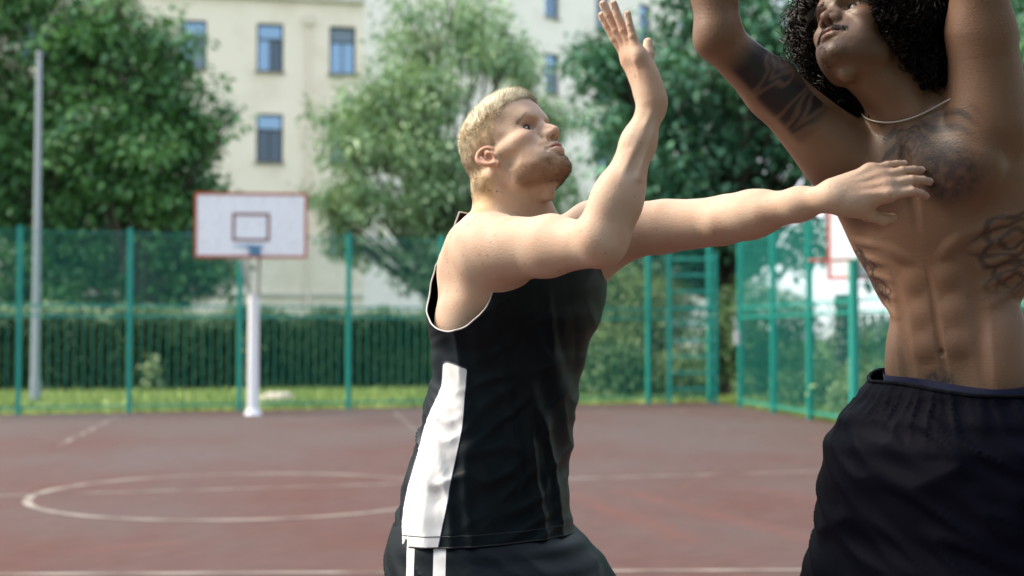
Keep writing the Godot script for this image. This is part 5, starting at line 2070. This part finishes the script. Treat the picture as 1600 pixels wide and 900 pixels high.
func make_player_b() -> void:
	var base := Vector3(0.82, 0, -2.66)
	var root := thing("person", "bare-chested man with a black afro and tattooed arm, both arms raised", "person", base)
	var b := player_b_body()
	var fwd_r := Vector3(-0.1, 0.98, 0.1).normalized()
	hand(b, B_WR, fwd_r, Vector3(0.4, 0.1, 0.9), fwd_r.cross(Vector3(0.4, 0.1, 0.9)) * -1.0, [[10, 25, 20], [10, 25, 20], [12, 25, 20], [14, 25, 20]], [6, 1, -4, -9], [40, 25, 10, 15])
	var fwd_l := Vector3(-0.3, 0.95, 0.1).normalized()
	hand(b, B_WL, fwd_l, Vector3(0.4, 0.1, 0.9), fwd_l.cross(Vector3(0.4, 0.1, 0.9)), [[10, 25, 20], [10, 25, 20], [12, 25, 20], [14, 25, 20]], [6, 1, -4, -9], [40, 25, 10, 15])
	var heads := b_head * AABB(Vector3(-0.105, -0.115, -0.11), Vector3(0.24, 0.27, 0.22))
	var whole := AABB(Vector3(0.1, 1.05, -3.3), Vector3(1.5, 1.7, 1.4))
	var lower := AABB(Vector3(0.1, -0.05, -3.3), Vector3(1.5, 1.1, 1.4))
	var m := joined([b.mesh(heads, 0.0026), b.mesh(whole, 0.0048, [heads]), b.mesh(lower, 0.012)])
	var skin := painted(0.44, 0.46)
	pores(skin)
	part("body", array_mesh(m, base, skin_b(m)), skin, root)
	var wet := painted(0.08, 0.6)
	lashes(root, b_head, base)
	for s in [-1.0, 1.0]:
		part("eyeball", eyeball(b_head * Vector3(0.0722, 0.0150, 0.032 * s), 0.0124, Vector3(-0.9, 0.42, 0.12).normalized(), Color(0.02, 0.012, 0.008), base), wet, root)
	# ---- hair: a dense dark core under loose curls
	var hb := Body.new()
	hb.frame = b_head
	hb.ell(Vector3(-0.025, 0.080, 0), Vector3(0.128, 0.140, 0.152), 0.01)
	hb.ell(Vector3(-0.080, 0.005, 0.0), Vector3(0.078, 0.108, 0.140), 0.04)
	hb.ell(Vector3(0.115, -0.030, 0), Vector3(0.105, 0.125, 0.072), 0.02, Basis.IDENTITY, true)
	hb.ell(Vector3(0.030, -0.115, 0.0), Vector3(0.110, 0.085, 0.125), 0.02, Basis.IDENTITY, true)
	hb.frame = Transform3D.IDENTITY
	var lumps := FastNoiseLite.new()
	lumps.seed = 21; lumps.frequency = 26.0; lumps.fractal_octaves = 3
	var core := hb.mesh(b_head * AABB(Vector3(-0.25, -0.22, -0.25), Vector3(0.5, 0.5, 0.5)), 0.006)
	core = pushed(core, func(p: Vector3, n: Vector3) -> float: return lumps.get_noise_3dv(p) * 0.030)
	var hair := curls(core, 46000.0, 0.0008, 31, b)
	var wool := painted(0.5, 0.35)
	part("hair_core", array_mesh(core, base), plain(Color(0.006, 0.005, 0.005), 0.9, 0.1), root)
	part("hair", array_mesh(hair, base, hair[3]), wool, root).set_meta("kind", "stuff")
	# ---- moustache, chin tuft, brows
	var inv := b_head.affine_inverse()
	var face := b.mesh(heads, 0.005)
	var beard := blades(face, 900000.0, 0.0004, 41, func(p: Vector3, n: Vector3, rng: RandomNumberGenerator):
		var q: Vector3 = inv * p
		var z := absf(q.z)
		var share := 0.0
		if q.x > 0.07:
			share = 4.0 * sm(0.036, 0.030, z) * sm(-0.0415, -0.039, q.y + z * 0.25) * sm(-0.029, -0.032, q.y + z * 0.25) * 1.2
			share = maxf(share, 0.10 * sm(-0.060, -0.066, q.y) * sm(0.03, 0.01, z))
			if z > 0.012 and z < 0.052 and absf(q.y - (0.036 - maxf(0.0, z - 0.034) * 0.35)) < 0.005:
				share = 0.9
		share = maxf(share, 0.0)
		if rng.randf() > share:
			return []
		var d: Vector3 = (n * 0.35 + b_head.basis * Vector3(0.1, -0.7, signf(q.z) * 0.5)).normalized()
		return [d, rng.randf_range(0.003, 0.008), Color(0.006, 0.005, 0.005), Vector3.ZERO])
	part("moustache", array_mesh(beard, base, beard[3]), wool, root).set_meta("kind", "stuff")
	# ---- thin necklace with a small pendant
	var line := PackedVector3Array()
	for i in 41:
		var a := lerpf(-2.5, 2.5, i / 40.0)
		var out := b_torso.basis * Vector3(cos(a), 0, sin(a))
		var centre := b_torso * Vector3(-0.005, 0.215 - 0.075 * maxf(0.0, cos(a)), 0)
		var r := 0.03
		var ids := b.all()
		var some := b.near(ids, centre + out * 0.08, 0.10)
		while r < 0.16 and b.eval(some, centre + out * r) < 0.002:
			r += 0.002
		line.append(centre + out * r)
	part("necklace", array_mesh(cord(line, 0.0016, 6, 1.0, 2), base), plain(Color(0.45, 0.42, 0.38), 0.3), root)
	dress_b(root, base)


func curls(m: Array, per_m2: float, width: float, seed_value: int, body: Body) -> Array:
	var rng := RandomNumberGenerator.new()
	rng.seed = seed_value
	var v := PackedVector3Array()
	var n := PackedVector3Array()
	var ix := PackedInt32Array()
	var col := PackedColorArray()
	var src: PackedInt32Array = m[2]
	var around := body.near(body.all(), b_head.origin, 0.30)
	for t in range(0, src.size(), 3):
		var a: Vector3 = m[0][src[t]]
		var want: float = (m[0][src[t + 1]] - a).cross(m[0][src[t + 2]] - a).length() * 0.5 * per_m2
		for k in int(want) + int(rng.randf() < want - int(want)):
			var p := a.lerp(m[0][src[t + 1]], rng.randf()).lerp(m[0][src[t + 2]], rng.randf() * 0.5)
			var nn: Vector3 = m[1][src[t]]
			var q := b_head.affine_inverse() * p
			# nothing grows over the face or out of the body
			if q.y < 0.02 and body.eval(around, p + nn * 0.012) < 0.012:
				continue
			if q.x > 0.012 and absf(q.z) < 0.075 and q.y < 0.075 and (b_head.basis.inverse() * nn).x > 0.3:
				continue
			var d := (nn + Vector3(rng.randf() - 0.5, rng.randf() - 0.9, rng.randf() - 0.5) * 1.0).normalized()
			var x := d.cross(Vector3(0.3, 0.5, 0.8)).normalized()
			var y := d.cross(x)
			var radius := rng.randf_range(0.0025, 0.0095)
			var turns := rng.randf_range(1.2, 2.6)
			var length := rng.randf_range(0.010, 0.044)
			var phase := rng.randf() * TAU
			var base := v.size()
			var shade := rng.randf_range(0.5, 1.5)
			var c := Color(0.020 * shade, 0.015 * shade, 0.014 * shade)
			for s in 9:
				var w := phase + TAU * turns * s / 8.0
				var o := x * cos(w) + y * sin(w)
				var at := p - nn * 0.004 + d * length * s / 8.0 + o * radius
				var side := (d + o * 0.4).normalized()
				v.append(at - side * width); v.append(at + side * width)
				var q2 := (nn + o * 0.8).normalized()
				n.append(q2); n.append(q2)
				col.append(c); col.append(c)
			for s in 8:
				var o := base + s * 2
				ix.append_array([o, o + 1, o + 2, o + 1, o + 3, o + 2])
	return [v, n, ix, col]


func skin_b(m: Array) -> PackedColorArray:
	var out := PackedColorArray()
	out.resize(m[0].size())
	var noise := FastNoiseLite.new()
	noise.seed = 8; noise.frequency = 16.0; noise.fractal_octaves = 3
	var ink := FastNoiseLite.new()
	ink.seed = 17; ink.frequency = 42.0; ink.fractal_octaves = 3; ink.domain_warp_enabled = true; ink.domain_warp_amplitude = 0.03; ink.domain_warp_frequency = 20.0
	var inv := b_head.affine_inverse()
	var tin := b_torso.affine_inverse()
	var base := Color(0.172, 0.103, 0.064)
	var red := Color(0.20, 0.086, 0.058)
	var arm_x := (B_ER - B_SR)
	var along := 1.0 / arm_x.length_squared()
	var dark := Color(0.012, 0.012, 0.016)
	for i in out.size():
		var p: Vector3 = m[0][i]
		var c := base.lerp(red, 0.15 + 0.2 * noise.get_noise_3dv(p))
		var q := inv * p
		var s := Vector3(q.x, q.y, absf(q.z))
		if absf(q.x) < 0.15 and q.y > -0.125 and q.y < 0.16 and s.z < 0.10:
			c = c.lerp(red, 0.45 * patch(s, Vector3(0.115, -0.015, 0), Vector3(0.02, 0.02, 0.02)))
			c = c.lerp(red, 0.35 * patch(s, Vector3(0.07, -0.012, 0.05), Vector3(0.03, 0.025, 0.03)))
			c = c.lerp(Color(0.15, 0.08, 0.05), 0.5 * patch(s, Vector3(0.087, 0.016, 0.032), Vector3(0.02, 0.014, 0.022)))
			c = c.lerp(Color(0.27, 0.11, 0.085), sm(0.05, 0.35, patch(s, Vector3(0.098, -0.0475, 0.0), Vector3(0.024, 0.0115, 0.026))) * 0.85)
			c = c.lerp(Color(0.03, 0.02, 0.016), 0.8 * sm(0.04, 0.03, s.z) * sm(-0.0425, -0.039, q.y + s.z * 0.25) * sm(-0.028, -0.032, q.y + s.z * 0.25) * sm(0.07, 0.08, q.x))
			c = c.lerp(Color(0.03, 0.012, 0.01), 0.85 * patch(s, Vector3(0.100, -0.0472, 0.0), Vector3(0.03, 0.0022, 0.026)))
		var pattern := sm(-0.16, 0.05, ink.get_noise_3dv(p))
		# upper arm
		var t := (p - B_SR).dot(arm_x) * along
		var off := p - B_SR - arm_x * t
		if off.length() < 0.075 and t > 0.0 and q.length() > 0.14:
			var face := off.normalized().dot(Vector3(0.55, 0.12, 0.83).normalized())
			var face2 := off.normalized().dot(Vector3(-0.6, 0.75, 0.1).normalized())
			var rose := petals(Vector2(t * 0.29 - 0.10, face2 * 0.075), 0.034) + petals(Vector2(t * 0.29 - 0.185, face2 * 0.075 - 0.012), 0.028)
			c = c.lerp(dark, (0.97 - 0.45 * clampf(rose, 0.0, 1.0)) * sm(0.22, 0.34, t) * sm(0.92, 0.78, t) * sm(0.05, 0.35, face))
		# chest, ribs, hip
		q = inv * p
		if absf(q.z) < 0.1 and q.x > -0.05 and q.y > -0.13:
			c = c.lerp(Color(0.05, 0.03, 0.022), 0.45 * beard_a(q))
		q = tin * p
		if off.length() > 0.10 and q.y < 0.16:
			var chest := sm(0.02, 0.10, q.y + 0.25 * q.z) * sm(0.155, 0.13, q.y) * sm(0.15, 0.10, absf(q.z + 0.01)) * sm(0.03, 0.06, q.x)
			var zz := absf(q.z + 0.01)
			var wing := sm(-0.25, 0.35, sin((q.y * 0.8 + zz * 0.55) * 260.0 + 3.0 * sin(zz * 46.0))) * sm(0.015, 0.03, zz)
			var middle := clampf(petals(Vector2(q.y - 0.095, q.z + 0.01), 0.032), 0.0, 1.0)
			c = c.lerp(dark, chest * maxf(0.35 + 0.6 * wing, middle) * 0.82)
			var pec_shade := patch(q, Vector3(0.09, 0.035, -0.075), Vector3(0.10, 0.075, 0.085))
			c = c.lerp(dark, clampf(pec_shade * 2.2, 0.0, 1.0) * (0.7 + 0.28 * pattern) * 0.85)  # dark patch painting the shaded left pec, broken up like a tattoo
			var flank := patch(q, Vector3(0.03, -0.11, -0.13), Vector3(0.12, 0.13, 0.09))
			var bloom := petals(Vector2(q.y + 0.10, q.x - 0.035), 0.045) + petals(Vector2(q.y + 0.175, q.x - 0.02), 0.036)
			c = c.lerp(dark, clampf(flank * 2.0, 0.0, 1.0) * clampf(bloom, 0.0, 1.0) * 0.7)  # flower tattoo on the flank, added to darken its shaded side too
			var ribs := sm(-0.06, -0.08, q.y) * sm(-0.20, -0.17, q.y) * sm(0.070, 0.090, q.z) * sm(-0.04, -0.01, q.x)
			var sprig := petals(Vector2(q.y + 0.105, q.x - 0.025), 0.028) + petals(Vector2(q.y + 0.160, q.x - 0.030), 0.026) + sm(0.006, 0.002, absf(q.x - 0.03 - 0.012 * sin(q.y * 60.0)))
			c = c.lerp(dark, ribs * clampf(sprig, 0.0, 1.0) * 0.85)
			var hip := patch(q, Vector3(0.095, -0.345, 0.015), Vector3(0.05, 0.045, 0.05))
			c = c.lerp(dark, clampf(hip * 2.0, 0.0, 1.0) * (0.4 + 0.5 * pattern))
			c = c.lerp(Color(0.075, 0.036, 0.026), clampf(2.5 * patch(Vector3(q.x, q.y, absf(q.z)), Vector3(0.11, 0.010, 0.075), Vector3(0.03, 0.014, 0.014)), 0.0, 0.9))
		out[i] = c
	return out


# a flower drawn in rings of petals; 1 on its lines
func petals(p: Vector2, r: float) -> float:
	var d := p.length() / r
	if d > 1.25:
		return 0.0
	var a := p.angle()
	var out := 0.0
	for k in 3:
		var ring := (0.35 + 0.30 * k) * (1.0 + 0.13 * cos(a * (4.0 + k) + k * 1.3))
		out = maxf(out, sm(0.13, 0.03, absf(d - ring)))
	return out


func dress_b(root: Node3D, base: Vector3) -> void:
	var yaw := deg_to_rad(50)
	var cloth := painted(0.66, 0.18)
	var black := Color(0.0026, 0.0034, 0.0055)
	var b := Body.new()
	# flip: the body faces the other way
	b.frame = Transform3D(Basis(Vector3(-cos(yaw), 0, sin(yaw)), Vector3.UP, Vector3(-sin(yaw), 0, -cos(yaw))), Vector3(0, 0, -2.64))
	var rows := [[1.3084, 0.8257, 0.1390], [1.2728, 0.8275, 0.1515], [1.2372, 0.8257, 0.1723], [1.1897, 0.8246, 0.2067], [1.1422, 0.8257, 0.2317], [1.0710, 0.8293, 0.2459], [0.9878, 0.8323, 0.2549], [0.9047, 0.8263, 0.2727], [0.8097, 0.8257, 0.2792]]
	b.tube(garment(rows, yaw, 2.64, 1.3, -1.0), 0.05)
	b.frame = Transform3D.IDENTITY
	b.cone(b_torso * Vector3(0.0, -0.62, 0.10), Vector3(0.690, 0.60, -2.68), 0.135, 0.135, 0.06)
	b.cone(b_torso * Vector3(0.0, -0.62, -0.10), Vector3(0.930, 0.60, -2.50), 0.135, 0.135, 0.06)
	var m := b.mesh(AABB(Vector3(0.2, 0.5, -3.2), Vector3(1.3, 1.0, 1.1)), 0.0065)
	var inv := b_torso.affine_inverse()
	var n1 := FastNoiseLite.new()
	n1.seed = 13; n1.frequency = 1.0; n1.fractal_type = FastNoiseLite.FRACTAL_NONE; n1.noise_type = FastNoiseLite.TYPE_SIMPLEX_SMOOTH
	var waist: float = rows[1][0]
	var right := b_torso.basis.z
	m = pushed(m, func(p: Vector3, n: Vector3) -> float:
		var q := inv * p
		var a := atan2(q.z, q.x)
		var gather := sm(waist - 0.13, waist - 0.02, p.y)
		var band := sm(waist - 0.045, waist - 0.030, p.y)
		var pleat := folds(n1, Vector3(a * 6.0, p.y * 5.0, 0.0)) * 0.006 * gather * (1.0 - band * 0.6)
		var loose := folds(n1, Vector3(a * 1.1 + p.y * 2.0, p.y * 13.0 - a * 2.0, 7.0)) * 0.0050 * (1.0 - gather)
		return pleat + loose)
	var f := PackedFloat32Array()
	f.resize(m[0].size())
	for i in f.size():
		var p: Vector3 = m[0][i]
		var q := inv * p
		# the waist dips in front
		f[i] = minf(waist + 0.012 - p.y - 0.020 * sm(-0.02, 0.10, q.x) - 0.020 * sm(0.10, -0.10, q.z), p.y - 0.66)
	var cut := clipped(m, f)
	var col := PackedColorArray()
	col.resize(cut[0][0].size())
	col.fill(black)
	var sh := part("shorts", array_mesh(cut[0], base, col), cloth, root)
	for line in cut[1]:
		part("hem", array_mesh(cord(line, 0.004, 6, 1.0, 2), base), plain(black, 0.8, 0.2), sh)
	# a band of navy liner above the shorts
	var lf := PackedFloat32Array()
	lf.resize(f.size())
	var body := player_b_liner()
	var liner := body.mesh(AABB(Vector3(0.2, 1.0, -3.2), Vector3(1.3, 0.5, 1.1)), 0.006)
	lf.resize(liner[0].size())
	for i in lf.size():
		var p: Vector3 = liner[0][i]
		var q := inv * p
		var top := waist + 0.012 - 0.020 * sm(-0.02, 0.10, q.x) - 0.020 * sm(0.10, -0.10, q.z)
		lf[i] = minf(top + 0.010 - p.y, p.y - top + 0.05)
	var lc := clipped(liner, lf)
	part("waistband", array_mesh(lc[0], base), plain(Color(0.012, 0.016, 0.060), 0.7), root)
	for a: Vector3 in [Vector3(0.690, 0.20, -2.78), Vector3(0.940, 0.20, -2.60)]:
		shoe(root, Vector3(a.x - 0.03, 0.1, a.z + 0.04), Vector3(-0.64, 0, 0.77), base, Color(0.25, 0.25, 0.26))


func player_b_liner() -> Body:
	var b := Body.new()
	var g := 0.004
	b.frame = b_torso
	b.ell(Vector3(0.0, -0.26, 0), Vector3(0.088 + g, 0.18 + g, 0.122 + g), 0.05)
	b.ell(Vector3(-0.005, -0.43, 0), Vector3(0.10 + g, 0.12 + g, 0.150 + g), 0.05)
	for s in [-1.0, 1.0]:
		b.ell(Vector3(0.020, -0.33, 0.090 * s), Vector3(0.060 + g, 0.09 + g, 0.045 + g), 0.04)
	return b
